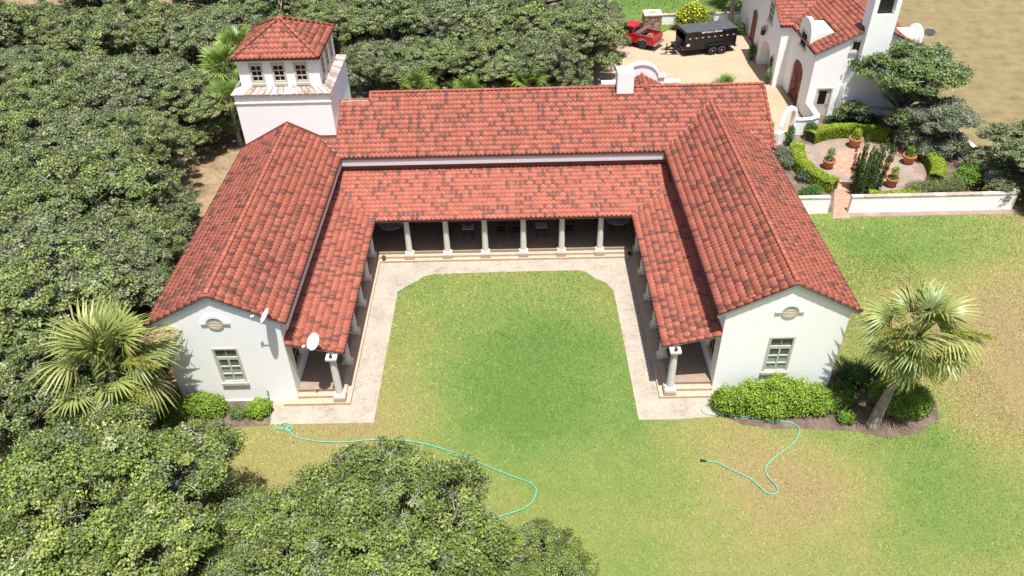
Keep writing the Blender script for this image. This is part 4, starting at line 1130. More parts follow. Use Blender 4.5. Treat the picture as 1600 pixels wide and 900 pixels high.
ridge_palm(1131, 136, 1.4, .9, 'small palm tuft over the ridge right of the chimney', 16, 8)
ridge_palm(352, 108, 5.0, 1.5, 'small fan palm against the left side of the tower windows', 18, 9, 'small fan palms beside the tower')
ridge_palm(372, 76, 5.4, 1.4, 'small fan palm showing left of the tower roof eave', 16, 10, 'small fan palms beside the tower')
ridge_palm(358, 158, 3.6, 1.3, 'lowest small fan palm beside the tower wall', 14, 11, 'small fan palms beside the tower')
# ---------------------------------------------------------------- the garage house beyond the garden
GX0, GX1, GY0, GY1 = 23.3, 31.3, 29.3, 50.2
GR, GRZ, GE, GEZ, GS = 27.3, 7.22, 23.12, 5.13, .5
garage = root('garage_house', (27.3, 36, 0))
tag(garage, 'two storey white stucco house with red tiled roof and tall chimney beyond garden', 'house')
g_top = lambda x: GRZ-GS*abs(x-GR)
arch_z = lambda y, c, hw, spring, rise: spring+rise*math.sqrt(max(0, 1-((y-c)/hw)**2))

def arched_wall(mb, x, y0, y1, zt, door, depth):
    """wall in the plane x with one arched opening door=(centre, half width, spring, rise); cut in narrow strips"""
    c, hw, sp, ri = door; n = 14
    mb.quad((x, y0, 0), (x, c-hw, 0), (x, c-hw, zt(c-hw)), (x, y0, zt(y0))); mb.quad((x, c+hw, 0), (x, y1, 0), (x, y1, zt(y1)), (x, c+hw, zt(c+hw)))
    ys = [c-hw+2*hw*i/n for i in range(n+1)]
    for a, b_ in zip(ys[:-1], ys[1:]):
        za, zb = arch_z(a, c, hw, sp, ri), arch_z(b_, c, hw, sp, ri)
        mb.quad((x, a, za), (x, b_, zb), (x, b_, zt(b_)), (x, a, zt(a)))
        mb.quad((x, a, za), (x, b_, zb), (x+depth, b_, zb), (x+depth, a, za))
    for yy in (c-hw, c+hw): mb.quad((x, yy, 0), (x+depth, yy, 0), (x+depth, yy, sp), (x, yy, sp))

w = MB()
arched_wall(w, GX0, GY0, 35.1, lambda y: 5.05, (32.35, 1.25, 2.55, .75), .18)
# gabled bay that stands out over the drive, with the arch below and a window above
CY, CZ, CS, BX, BY0, BY1 = 38.45, 7.05, .53, 22.45, 35.1, 41.8
c_top = lambda y: CZ-CS*abs(y-CY)
w.quad((GX0, BY1, 0), (GX0, GY1, 0), (GX0, GY1, 5.05), (GX0, BY1, 5.05))
# front, with window, small window and putty door
FH = [(GX0+.72, GX0+1.78, .0, 2.28), (25.68, 26.58, 5.15, 6.08)]
wall_grid(w, (0, GY0, 0), (1, 0, 0), (0, .14, 0), [GX0, GR, GX1], lambda x: g_top(x)-.1, FH)
w.quad((GX1, GY0, 0), (GX1, GY1, 0), (GX1, GY1, g_top(GX1)-.1), (GX1, GY0, g_top(GX1)-.1))
w.quad((GX0, GY1, 0), (GX1, GY1, 0), (GX1, GY1, 5.0), (GX0, GY1, 5.0))
w.build('wall', M['white'], garage)
pw = MB(); c0_, hw0, sp0, ri0, dp0 = 38.3, 1.45, 1.5, 1.1, .80; n_ = 14
ztp = lambda y: c_top(y)-.1
wy0, wy1, wz0_, wz1_ = 37.75, 39.15, 4.22, 6.0
ys = sorted(set([BY0, BY1, CY, wy0, wy1]+[c0_-hw0+2*hw0*i/n_ for i in range(n_+1)]))
for a_, b_ in zip(ys[:-1], ys[1:]):
    mid_ = (a_+b_)/2; inside_a = abs(mid_-c0_) < hw0
    za, zb = (arch_z(a_, c0_, hw0, sp0, ri0), arch_z(b_, c0_, hw0, sp0, ri0)) if inside_a else (0, 0)
    if inside_a: pw.quad((BX, a_, za), (BX, b_, zb), (BX+dp0, b_, zb), (BX+dp0, a_, za))
    if wy0 < mid_ < wy1:
        pw.quad((BX, a_, za), (BX, b_, zb), (BX, b_, wz0_), (BX, a_, wz0_)); pw.quad((BX, a_, wz1_), (BX, b_, wz1_), (BX, b_, ztp(b_)), (BX, a_, ztp(a_)))
    else: pw.quad((BX, a_, za), (BX, b_, zb), (BX, b_, ztp(b_)), (BX, a_, ztp(a_)))
for yy in (c0_-hw0, c0_+hw0): pw.quad((BX, yy, 0), (BX+dp0, yy, 0), (BX+dp0, yy, sp0), (BX, yy, sp0))
for yy in (BY0, BY1): pw.quad((BX, yy, 0), (GX0+1.5, yy, 0), (GX0+1.5, yy, ztp(yy)), (BX, yy, ztp(yy)))
for p_, q_ in (((wy0, wz0_), (wy1, wz0_)), ((wy1, wz0_), (wy1, wz1_)), ((wy1, wz1_), (wy0, wz1_)), ((wy0, wz1_), (wy0, wz0_))): pw.quad((BX, *p_), (BX, *q_), (BX+.12, *q_), (BX+.12, *p_))
pw.build('arch_bay', M['white'], garage)
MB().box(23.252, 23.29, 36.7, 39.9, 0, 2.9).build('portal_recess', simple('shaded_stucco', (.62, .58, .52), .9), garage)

def arched_door(x, c, hw, sp, ri, name, brace=True):
    pts = [(x, c-hw, 0), (x, c+hw, 0)]+[(x, c+hw-2*hw*i/14, arch_z(c+hw-2*hw*i/14, c, hw, sp, ri)) for i in range(15)]
    d = MB().extr(pts, (.06, 0, 0)).build(name, M['redwood'], garage)
    if brace:
        for a, b_ in (((-hw, .05), (hw, sp)), ((hw, .05), (-hw, sp)), ((0, .05), (0, sp+ri-.05)), ((-hw*.55, .05), (-hw*.1, sp*.5)), ((hw*.55, .05), (hw*.1, sp*.5)), ((-hw*.6, sp+ri*.6), (-.1, sp*.55)), ((hw*.6, sp+ri*.6), (.1, sp*.55)), ((-hw, sp*.5), (hw, sp*.5))):
            MB().bar((x-.02, c+a[0]*.94, a[1]), (x-.02, c+b_[0]*.94, b_[1]), .06, .035, (1, 0, 0)).build('brace', simple('door_brace', (.12, .026, .022), .6) if 'door_brace' not in bpy.data.materials else bpy.data.materials['door_brace'], d)
    for k in range(1, 8):
        y = c-hw+2*hw*k/8; MB().box(x-.006, x-.001, y-.008, y+.008, .02, arch_z(y, c, hw, sp, ri)-.03).build('plank_joint', M['iron'], d)
    return d
arched_door(GX0+.12, 32.35, 1.25, 2.55, .75, 'arched_door')
MB().extr([(GX0-.03, 44.7, 0), (GX0-.03, 46.1, 0), (GX0-.03, 46.1, 2.55), (GX0-.03, 45.75, 2.82), (GX0-.03, 45.4, 2.9), (GX0-.03, 45.05, 2.82), (GX0-.03, 44.7, 2.55)], (.06, 0, 0)).build('side_door', M['redwood'], garage)
win_rects(garage, (BX, 38.45, 4.22), (-1, 0, 0), 1.4, 1.78, grid_rects(2, 3, .10, .04), [M['glass_green']]*6, M['cream'])
win_rects(garage, (26.13, GY0, 5.15), (0, -1, 0), .90, .93, [(.16, .84, .16, .84)], [M['glass_dark']], M['cream2'], sillw=.03)
dr = MB().box(GX0+.74, GX0+1.76, GY0+.06, GY0+.11, .02, 2.26).build('putty_door', M['door_grey'], garage)
MB().box(GX0+.90, GX0+1.48, GY0+.045, GY0+.058, 1.05, 2.10).build('pane', M['glass_dark'], dr)
MB().lathe([(.03, 0), (.045, .03), (.03, .06)], (GX0+1.62, GY0+.02, .98), 8).build('door_handle', M['iron'], dr)
for k in range(4): MB().box(GX0+.92+.145*k, GX0+1.02+.145*k, GY0+.048, GY0+.058, .93, .99).build('door_moulding', M['cream2'], dr)
fr = MB(); fr.box(GX0+.62, GX0+.735, GY0-.04, GY0-.002, 0, 2.40); fr.box(GX0+1.765, GX0+1.88, GY0-.04, GY0-.002, 0, 2.40); fr.box(GX0+.736, GX0+1.764, GY0-.04, GY0-.002, 2.285, 2.40)
fr.build('door_frame', M['cream'], garage)

def gdeck(name, polys, drop=.05):
    mb = MB()
    for p in polys: mb.poly([(x, y, z-drop) for x, y, z in p]); mb.poly([(x, y, z-drop-.08) for x, y, z in reversed(p)])
    o = mb.build(name, M['deck'], garage); return o
yb = 50.4
GEX = 2*GR-GE
gr = gdeck('roof', [[(GE, GY0-.12, GEZ), (GR, GY0-.12, GRZ), (GR, yb, GRZ), (GE, yb, GEZ)], [(GEX, GY0-.12, GEZ), (GR, GY0-.12, GRZ), (GR, yb, GRZ), (GEX, yb, GEZ)]])
gl = math.hypot(GR-GE, GRZ-GEZ)
def gkeep(c):
    if c[0] < 24.9 and 31.0 < c[1] < 33.75: return False                    # dormer
    if c[1] > 34.9 and c_top(c[1]) > g_top(c[0])+.12 and c[0] < GR: return False
    if 26.3 < c[0] < 28.2 and c[1] < 29.6: return False
    return True
tile_plane(gr, (GE, GY0-.08, GEZ), (0, 1, 0), nrm((GR-GE, 0, GRZ-GEZ)), 12.6, gl-.04, gkeep, .18)
n_vis = len(TILE_JOBS)
tile_plane(gr, (GEX, GY0-.08, GEZ), (0, 1, 0), nrm((GR-GEX, 0, GRZ-GEZ)), 9.0, gl-.04, lambda c: not (c[0] > 29.9 and 30.0 < c[1] < 31.9), .18)
cr = gdeck('cross_roof', [[(BX-.27, 34.9, c_top(34.9)), (26.5, 34.9, c_top(34.9)), (26.9, CY, CZ), (BX-.27, CY, CZ)], [(BX-.27, 42.0, c_top(42.0)), (26.5, 42.0, c_top(42.0)), (26.9, CY, CZ), (BX-.27, CY, CZ)]])
tile_plane(cr, (BX-.25, 34.9, c_top(34.9)), (1, 0, 0), nrm((0, 1, CS)), 4.4, math.hypot(1, CS)*(CY-34.9)-.04, lambda c: c_top(c[1]) > g_top(c[0])-.1 or c[0] < GE, .22)
tile_plane(cr, (BX-.25, 42.0, c_top(42.0)), (1, 0, 0), nrm((0, -1, CS)), 4.4, math.hypot(1, CS)*(CY-34.9)-.04, lambda c: c_top(c[1]) > g_top(c[0])-.1 or c[0] < GE, .22)
flush_tiles(300)
for ex in (GE, GEX):
    nu = np.cross((0, 1, 0), nrm((GR-ex, 0, GRZ-GEZ))); nu = nu if nu[2] > 0 else -nu
    q = [(ex, GY0-.10, GEZ-.07), (GR, GY0-.10, GRZ-.07), (GR, GY0-.10, GRZ-.28), (ex, GY0-.10, GEZ-.24)]
    MB().extr(q, (0, .095, 0)).build('rake_board', M['fascia'], gr)
    barrels(gr, 'rake_tile', (ex, GY0-.10, GEZ), (GR-(.95 if ex < GR else -.95), GY0-.10, GRZ-.475), nu, 1.05, 0)
barrels(gr, 'ridge_tile', (GR, GY0+1.2, GRZ+.02), (GR, 40, GRZ+.02))
nu = np.cross((1, 0, 0), nrm((0, 1, CS))); nu = nu if nu[2] > 0 else -nu
barrels(cr, 'rake_tile', (BX-.24, 34.9, c_top(34.9)), (BX-.24, CY, CZ), nu, 1.0, 0)
barrels(cr, 'ridge_tile', (BX-.24, CY, CZ+.02), (26.9, CY, CZ+.02))
MB().extr([(BX-.20, 34.95, c_top(34.95)-.07), (BX-.20, CY, CZ-.07), (BX-.20, CY, CZ-.28), (BX-.20, 34.95, c_top(34.95)-.24)], (.05, 0, 0)).build('rake_board', M['brown_fascia'], cr)
# arched dormer on the drive side
dm = MB(); pts = [(GX0-.02, 31.05, 4.3), (GX0-.02, 33.7, 4.3), (GX0-.02, 33.7, 5.75)]+[(GX0-.02, 32.375+1.325*math.cos(math.pi*k/14), 5.75+.95*math.sin(math.pi*k/14)) for k in range(1, 14)]+[(GX0-.02, 31.05, 5.75)]
dm.extr(pts, (.30, 0, 0)); dmo = dm.build('dormer', M['white'], garage)
MB().add([(GX0+.27, 31.1, 5.0), (GX0+.27, 33.65, 5.0), (GX0+.27, 33.65, 6.02), (GX0+.27, 31.1, 6.02), (25.15, 31.1, 6.00), (25.15, 33.65, 6.00)], [(3, 2, 5, 4), (0, 3, 4), (1, 5, 2)]).build('dormer_roof', M['white'], dmo)
win_rects(garage, (GX0-.02, 32.25, 4.45), (-1, 0, 0), 1.45, 1.25, grid_rects(2, 2, .10, .05), [M['glass_dark']]*4, M['cream'], d0=-.06, d1=-.005)
# dormer on the field side
pts = [(GX1-.35, 30.0, 5.0), (GX1-.35, 31.9, 5.0), (GX1-.35, 31.9, 5.9)]+[(GX1-.35, 30.95+.95*math.cos(math.pi*k/12), 5.9+.6*math.sin(math.pi*k/12)) for k in range(1, 12)]+[(GX1-.35, 30.0, 5.9)]
d2 = MB().extr(pts, (.25, 0, 0)).build('dormer', M['white'], garage)
MB().add([(GX1-.34, 30.05, 5.3), (GX1-.34, 31.85, 5.3), (GX1-.34, 31.85, 5.98), (GX1-.34, 30.05, 5.98), (29.5, 30.05, 5.96), (29.5, 31.85, 5.96)], [(3, 2, 5, 4), (0, 3, 4), (1, 5, 2)]).build('dormer_roof', M['white'], d2)
# chimney with sloping shoulders and a flue opening
cb = MB(); yf = GY0-.62
cb.extr([(25.7, yf, 0), (28.9, yf, 0), (28.9, yf, 2.6), (28.25, yf, 4.1), (28.25, yf, 8.05), (26.35, yf, 8.05), (26.35, yf, 4.1), (25.7, yf, 2.6)], (0, .618, 0))
chm = cb.build('chimney', M['white'], garage)
top = MB(); y2 = yf+1.3
top.box(26.352, 26.68, yf+.002, y2, 8.05, 9.2); top.box(27.92, 28.248, yf+.002, y2, 8.05, 9.2); top.box(26.352, 28.248, yf+.002, y2, 9.2, 9.6); top.box(26.681, 27.919, y2-.2, y2-.001, 8.05, 9.199) if False else None
top.box(26.36, 28.24, GY0+.0, y2, 7.0, 8.049); top.build('flue_hood', M['white'], chm)
MB().box(26.70, 27.9, yf+.45, yf+.5, 8.05, 9.19).build('flue_screen', M['black_metal'], chm)
MB().box(26.2, 26.349, GY0-.03, GY0+1.1, 6.6, 6.95).build('chimney_flashing', M['brown_fascia'], chm)
bt = MB().extr([(29.9, GY0-.4, 0), (30.25, GY0-.4, 0), (30.25, GY0-.002, 0)] if False else [(25.15, GY0-.05, 0), (25.35, GY0-.05, 0), (25.5, GY0-.05, 3.1), (25.42, GY0-.05, 3.3)], (0, .048, 0)) if False else None
# wall lantern over the arch
ln = root('wall_lantern', (22.2, 38.9, 3.3)); tag(ln, 'copper wall lantern above the garage arch', 'lantern')
MB().lathe([(.10, 2.95), (.20, 3.05), (.22, 3.45), (.18, 3.5)], (22.15, 38.9, 0), 6, False).build('cage', M['iron'], ln)
MB().lathe([(.16, 3.0), (.17, 3.4)], (22.15, 38.9, 0), 6).build('lamp_glass', M['glass_blind'], ln)
MB().lathe([(.26, 3.5), (.16, 3.68), (.05, 3.75), (.02, 3.85)], (22.15, 38.9, 0), 6).build('hood', M['copper'], ln)
MB().bar((22.15, 38.9, 3.8), (22.46, 38.9, 3.75), .04).build('bracket', M['iron'], ln)

# ---------------------------------------------------------------- garden walls, arch gate, planter
def garden_wall(label, pts, th=.3, h=1.12, cap='stone'):
    o = root('garden_wall', (pts[0][0], pts[0][1], 0)); tag(o, label, 'wall', 'white garden walls')
    mb = MB(); cp = []
    for a, b_ in zip(pts[:-1], pts[1:]):
        a = Vector((*a, 0)); b_ = Vector((*b_, 0)); d = (b_-a).normalized(); n_ = Vector((-d.y, d.x, 0))*th/2
        mb.prism([tuple((a+n_)[:2]), tuple((b_+n_)[:2]), tuple((b_-n_)[:2]), tuple((a-n_)[:2])], 0, h)
        L = (b_-a).length; k = max(1, round(L/.75))
        for i in range(k):
            p = a+d*(L*i/k); q = a+d*(L*(i+1)/k-.012); m_ = n_*1.14
            cp.append(([tuple((p+m_)[:2]), tuple((q+m_)[:2]), tuple((q-m_)[:2]), tuple((p-m_)[:2])], rnd.uniform(0, .008)))
    mb.build('wall', M['white'], o)
    for pl, dz in cp: MB().prism(pl, h+.001, h+.085+dz).build('coping_stone', cap_mats[rnd.randrange(3)], o)
    return o
cap_mats = [simple('coping_a', (.42, .34, .28), .85, var=.25, nscale=5), simple('coping_b', (.50, .44, .38), .85, var=.2, nscale=5), simple('coping_c', (.33, .26, .22), .85, var=.3, nscale=5)]
garden_wall('long low white garden wall with stone coping facing the lawn', [(22.1, 15.65), (32.55, 15.65)])
garden_wall('short low white wall piece between house and garden gateway', [(16.9, 15.65), (20.75, 15.65)])
garden_wall('white garden wall running back along the right side of the garden', [(32.70, 15.86), (32.70, 28.9)])
# curved planter wall by the garage door
pl = root('planter_wall', (22.6, 26.7, 0)); tag(pl, 'curved white planter wall beside the arched garden gate', 'wall')
cpts = [(21.55, 26.35), (22.2, 26.28), (22.9, 26.38), (23.55, 26.75)]
mb = MB(); cap = MB()
for a, b_ in zip(cpts+[(23.55, 26.75)][:0], cpts[1:]):
    a = Vector((*a, 0)); b_ = Vector((*b_, 0)); d = (b_-a).normalized(); n_ = Vector((-d.y, d.x, 0))
    mb.prism([(a.x, a.y), (b_.x, b_.y), (b_.x+n_.x*.25, b_.y+n_.y*.25), (a.x+n_.x*.25, a.y+n_.y*.25)], 0, 1.2)
    cap.prism([(a.x-n_.x*.05, a.y-n_.y*.05), (b_.x-n_.x*.05, b_.y-n_.y*.05), (b_.x+n_.x*.3, b_.y+n_.y*.3), (a.x+n_.x*.3, a.y+n_.y*.3)], 1.203, 1.28)
mb.prism([(23.3, 26.9), (23.6, 26.9), (23.6, 29.25), (23.3, 29.25)], 0, 1.195); cap.prism([(23.24, 27.0), (23.66, 27.0), (23.66, 29.25), (23.24, 29.25)], 1.201, 1.275)
mb.build('wall', M['white'], pl); cap.build('coping', M['white_trim'], pl)
# free-standing scrolled arch
ag = root('garden_arch', (20.9, 25.7, 0)); tag(ag, 'free standing white scrolled stone arch at the garden gate', 'arch')
a0 = Vector((20.35, 25.2, 0)); a1 = Vector((21.4, 26.15, 0)); ax = (a1-a0).normalized(); ac = (a0+a1)/2; hw = (a1-a0).length/2; nn_ = Vector((-ax.y, ax.x, 0))
pth = []
for k in range(23):
    t = k/22
    if t < .25: u_, z_ = -hw-.12*math.sin(t*4*math.pi), .7+1.1*(t/.25)
    elif t < .75: a = math.pi*(1-(t-.25)/.5); u_, z_ = hw*math.cos(a), 1.8+hw*.95*math.sin(a)
    else: u_, z_ = hw, 1.8-1.2*((t-.75)/.25)
    pth.append((u_, z_))
mb = MB()
for (u0, z0), (u1, z1) in zip(pth[:-1], pth[1:]):
    d = Vector((u1-u0, z1-z0)).normalized(); n2 = Vector((-d.y, d.x))*.14
    q = [ac+ax*(u0+n2.x)+Vector((0, 0, z0+n2.y)), ac+ax*(u1+n2.x)+Vector((0, 0, z1+n2.y)), ac+ax*(u1-n2.x)+Vector((0, 0, z1-n2.y)), ac+ax*(u0-n2.x)+Vector((0, 0, z0-n2.y))]
    mb.extr([p-nn_*.16 for p in q], nn_*.32)
mb.build('arch', M['white'], ag)
b0 = ac-ax*(hw+.12); MB().prism([tuple((b0+ax*.25+nn_*.2)[:2]), tuple((b0-ax*.5+nn_*.2)[:2]), tuple((b0-ax*.5-nn_*.2)[:2]), tuple((b0+ax*.25-nn_*.2)[:2])], 0, .95).build('pier', M['white'], ag)
b0 = ac+ax*hw; MB().prism([tuple((b0+ax*.22+nn_*.18)[:2]), tuple((b0-ax*.14+nn_*.18)[:2]), tuple((b0-ax*.14-nn_*.18)[:2]), tuple((b0+ax*.22-nn_*.18)[:2])], 0, .9).build('pier', M['white'], ag)

# pots with small bushes
def pot(label, x, y, s, seed, h_=.9, hues=MIDG):
    o = empty('potted_plant', (x, y, .035)); tag(o, label, 'potted plant', 'terracotta pots of the round garden')
    MB().lathe([(.24*s, 0), (.27*s, .02), (.42*s, .52*s), (.46*s, .53*s), (.46*s, .63*s), (.38*s, .64*s), (.37*s, .56*s)], (0, 0, 0), 24, False).build('pot', M['terracotta'], o, smooth=True)
    MB().lathe([(.02, .565*s), (.375*s, .565*s)], (0, 0, 0), 16, False).build('soil', M['mulch'], o)
    mesh_obj('foliage', leafy('foliage', seed, [(0, 0, .72*s, .40*s, .40*s, .16), (0, 0, .72*s+h_*.45, .30*s, .30*s, h_*.5)], 1100, .075, hues, shell=.8), o)
    MB().tube([(0, 0, .5*s), (.02, .01, .72*s+h_*.4)], [.02, .012], 5).build('stem', M['bark'], o)
pot('terracotta pot with bush at the back of the round paving', 25.55, 24.3, 1.1, 101, .7, LIME)
pot('terracotta pot with sparse bush at the left of the round paving', 22.65, 21.3, 1.0, 102, .9, GREY+LIME)
pot('terracotta pot with bush at the right, in tree shade', 28.4, 21.7, 1.0, 103, .6, MIDG)
pot('terracotta pot with bush near the front garden wall', 26.05, 18.7, 1.0, 104, .8, LIME+MIDG)
o = empty('low_bowl', (24.55, 20.9, .036)); tag(o, 'dark round terracotta bowl in the middle of the brick paving', 'bowl')
MB().lathe([(.2, 0), (.36, .2), (.40, .3), (.36, .3), (.3, .2)], (0, 0, 0), 20, False).build('bowl', M['redwood'], o, smooth=True); MB().lathe([(.01, .2), (.3, .2)], (0, 0, 0), 16, False).build('soil', M['mulch'], o)

# upright columnar shrub: many leafy spires
r_ = np.random.default_rng(120); bl = []
for k in range(32):
    a = r_.uniform(0, 6.28); d = 1.0*math.sqrt(r_.random()); hh = r_.uniform(2.0, 3.5); lean = .16
    for j in range(6):
        t = j/5; bl.append((d*math.cos(a)*(1+lean*t*2.2)+.0, d*math.sin(a)*(.8+lean*t*2), .25+hh*t, .17*(1.1-.6*t), .17*(1.1-.6*t), hh*.14))
shrub('spiry_shrub', 'tall upright dark green spiry shrub behind the garden wall gateway', (23.95, 18.0, 0), bl, 26000, .085, [(.075, .125, .030), (.10, .15, .036), (.055, .10, .026)], 121, core=False, shell=.7, upright=.6)
# garden trees
GT = oak_meshes(31, 3.3, 5.9, 760, 52, .125, hues=[(.10, .155, .035), (.125, .18, .04), (.08, .13, .032), (.15, .20, .05)], gap=.30, name='garden_tree', nl=22, skirt=5)
p = P(1405, 125, 3.4); o = empty('garden_tree', (29.6, 27.0, 0), .7); o.scale = (1.3, 1.3, 1.18); tag(o, 'glossy green many-stemmed tree against the white chimney wall', 'tree'); mesh_obj('crown', GT[0], o); mesh_obj('trunk', GT[1], o)
GT2 = oak_meshes(32, 2.5, 4.0, 700, 56, .10, hues=[(.12, .145, .075), (.15, .17, .095), (.10, .125, .065), (.17, .185, .11)], gap=.0, name='olive', nl=22, skirt=12)
o = empty('olive_tree', (30.6, 23.4, 0), 2.1); tag(o, 'dense grey-green bushy tree in the garden beside the right wall', 'tree'); mesh_obj('crown', GT2[0], o); mesh_obj('trunk', GT2[1], o)
shrub('fern_shrub', 'fresh green bush against the right garden wall', (31.0, 18.6, 0), [(0, 0, .7, .95, .85, .65), (.5, .6, .8, .7, .6, .5), (-.5, -.3, .5, .6, .6, .5)], 7000, .11, FRESH+LIME[:2], 122, core=False, shell=.8)
shrub('airy_shrub', 'airy olive-green shrub just behind the long garden wall', (28.4, 17.3, 0), [(0, 0, .6, 1.5, .8, .6), (-1.2, .2, .5, .9, .7, .5), (1.2, .3, .6, .8, .7, .6)], 7500, .085, [(.13, .16, .05), (.16, .18, .07), (.11, .14, .05)], 123, core=False, shell=.9)
shrub('grey_shrub', 'grey-leaved shrub between the house and the left curved hedge', (19.7, 22.6, 0), [(0, 0, .45, .7, .8, .5), (.1, -1.1, .4, .6, .6, .45)], 4800, .09, GREY, 124, core=False, shell=.8)
shrub('grey_shrub', 'dark grey-green shrub left of the hedge end by the wall', (20.6, 19.7, 0), [(0, 0, .4, .7, .6, .45)], 3000, .09, GREY+DARK, 125, core=False, shell=.8)
shrub('leafy_shrub', 'fresh green shrub behind the short wall piece', (20.5, 17.7, 0), [(0, 0, .35, .55, .5, .4), (-.6, -.1, .3, .45, .4, .35)], 3200, .09, FRESH, 126, core=False, shell=.8)
shrub('leafy_shrub', 'dark green shrub in front of the curved planter wall', (22.7, 25.75, 0), [(0, 0, .65, .5, .4, .65)], 2600, .10, FRESH+DARK, 127, core=False, shell=.8)
shrub('leafy_shrub', 'climbing leafy shrub at the left pier of the arch', (20.85, 24.7, 0), [(0, 0, .5, .3, .3, .6), (.1, .2, 1.0, .28, .28, .5)], 2000, .10, DARK+FRESH, 128, core=False, shell=.8)
shrub('box_shrub', 'small clipped green block behind the arch', (19.9, 27.3, 0), [(0, 0, .35, .6, .45, .4)], 2600, .07, MIDG, 129)
shrub('dark_shrub', 'dark low shrub at the foot of the white chimney wall', (26.3, 28.1, 0), [(0, 0, .35, 1.0, .45, .45), (1.6, .0, .3, .8, .4, .4), (-1.2, .1, .25, .6, .35, .35)], 5500, .09, DARK, 130)
# spiky plants
def spiky(label, loc, n, L, hue, seed, name='spiky_plant', up=.6):
    o = empty(name, loc); tag(o, label, 'plant'); r = np.random.default_rng(seed); V = []; F = []; C = []
    for k in range(n):
        a = 2.4*k; el = r.uniform(.25, 1.35); w_ = .035; b = len(V); d = np.array((math.cos(a)*math.cos(el), math.sin(a)*math.cos(el), math.sin(el))); s = np.array((-math.sin(a), math.cos(a), 0)); l_ = L*r.uniform(.7, 1.1)
        for t, ww in ((.03, .7), (.4, 1), (.75, .7), (1, .05)):
            p_ = d*l_*t-np.array((0, 0, .25*l_*t*t*(1-up))); V += [p_+s*w_*ww, p_-s*w_*ww]; c_ = np.array(hue)*r.uniform(.7, 1.3); C += [c_, c_]
        for j in range(3): F.append((b+2*j, b+2*j+1, b+2*j+3, b+2*j+2))
    mesh_obj('leaves', np_mesh('leaves', np.array(V), np.array(F), M['palm'], np.array(C)), o)
    MB().lathe([(.05, -.03), (.09, .0), (.05, .10)], (0, 0, 0), 8).build('stalk', M['bark'], o); return o
spiky('spiky green plant inside the white planter by the garage door', (22.65, 27.4, .0), 60, 1.25, (.12, .17, .045), 140)
spiky('dark spiky tuft beside the parking wall left of the yellow bush', (16.6, 48.7, 0), 46, .9, (.05, .08, .03), 141)
shrub('vine', 'thin green vine at the foot of the garage arch pier', (22.2, 35.6, 0), [(0, .1, .5, .25, .4, .5), (.1, .4, 1.5, .12, .25, .8)], 1300, .09, DARK+MIDG, 142, core=False, shell=.9)
shrub('vine', 'dark plant at the left foot of the garage arch', (22.1, 40.8, 0), [(0, 0, .7, .35, .5, .8)], 1500, .11, DARK+MIDG, 143, core=False, shell=.9)

# ---------------------------------------------------------------- parking court: low wall, stone pier, yellow bush
pwall = root('parking_wall', (19, 50.3, 0)); tag(pwall, 'low white wall with stone coping behind the black trailer', 'wall')
MB().box(15.35, 23.25, 50.2, 50.5, 0, .92).build('wall', M['white'], pwall)
for i in range(10): MB().box(15.35+.79*i, 15.35+.79*i+.775, 50.15, 50.55, .922, 1.0).build('coping_stone', cap_mats[rnd.randrange(3)], pwall)
pier = root('stone_pier', (14.35, 49.0, 0)); tag(pier, 'square rubble stone pier behind the red pickup', 'pier')
px0, px1, py0, py1, pz1 = 13.55, 15.2, 48.25, 49.8, 1.55
MB().box(px0+.04, px1-.04, py0+.04, py1-.04, 0, pz1).build('core', M['gravel'], pier)
smats = [simple('rubble_%d' % k, c_, .9, var=.25, nscale=6, bmp=.4) for k, c_ in enumerate([(.30, .20, .12), (.22, .15, .10), (.38, .28, .18), (.16, .12, .09), (.34, .24, .13)])]
for face in range(4):
    z = 0.0
    while z < pz1-.05:
        hh = min(rnd.uniform(.14, .26), pz1-z); x = 0.0; Lf = (px1-px0) if face % 2 == 0 else (py1-py0)
        while x < Lf-.02:
            ww = min(rnd.uniform(.18, .42), Lf-x); g_ = .012; pr = rnd.uniform(0, .03)
            if face == 0: bx = (px0+x+g_, px0+x+ww-g_, py0-pr, py0+.05, z+g_, z+hh-g_)
            elif face == 1: bx = (px1-.05, px1+pr, py0+x+g_, py0+x+ww-g_, z+g_, z+hh-g_)
            elif face == 2: bx = (px0+x+g_, px0+x+ww-g_, py1-.05, py1+pr, z+g_, z+hh-g_)
            else: bx = (px0-pr, px0+.05, py0+x+g_, py0+x+ww-g_, z+g_, z+hh-g_)
            if ww > .05 and hh > .05: MB().box(*bx).build('stone', smats[rnd.randrange(5)], pier)
            x += ww
        z += hh
for i in range(3):
    for j in range(3):
        if i == 1 and j == 1: continue
        MB().box(px0-.06+.59*i, px0-.06+.59*i+.575, py0-.06+.557*j, py0-.06+.557*j+.54, pz1+.002, pz1+.10+rnd.uniform(0, .01)).build('cap_stone', cap_mats[rnd.randrange(2)], pier)
MB().box(px0+.5, px1-.5, py0+.48, py1-.48, pz1-.05, pz1+.03).build('cap_hollow', M['gravel'], pier)
yb_ = shrub('flowering_bush', 'bush covered in yellow flowers behind the black trailer', (18.3, 49.2, 0), [(0, 0, 1.2, 1.35, .95, 1.1), (-.9, 0, .8, .8, .7, .8), (.9, .1, .9, .9, .7, .8)], 9000, .13, LIME+MIDG, 150, shell=.6)
mesh_obj('blossom', leafy('blossom', 151, [(0, 0, 1.25, 1.42, 1.0, 1.15), (-.9, 0, .8, .85, .75, .85), (.9, .1, .9, .95, .75, .85)], 650, .13, [(.75, .58, .02), (.70, .50, .02), (.80, .66, .06)], shell=.15, aspect=.9), yb_)
tk = root('palm_trunk', (22.2, 49.2, 0)); tag(tk, 'slim dark palm trunk rising at the end of the parking wall', 'palm')
MB().tube([(22.1, 49.3, 0), (22.15, 49.3, 2.5), (22.1, 49.35, 6.5)], [.26, .2, .19], 10).build('trunk', M['palm_trunk'], tk)
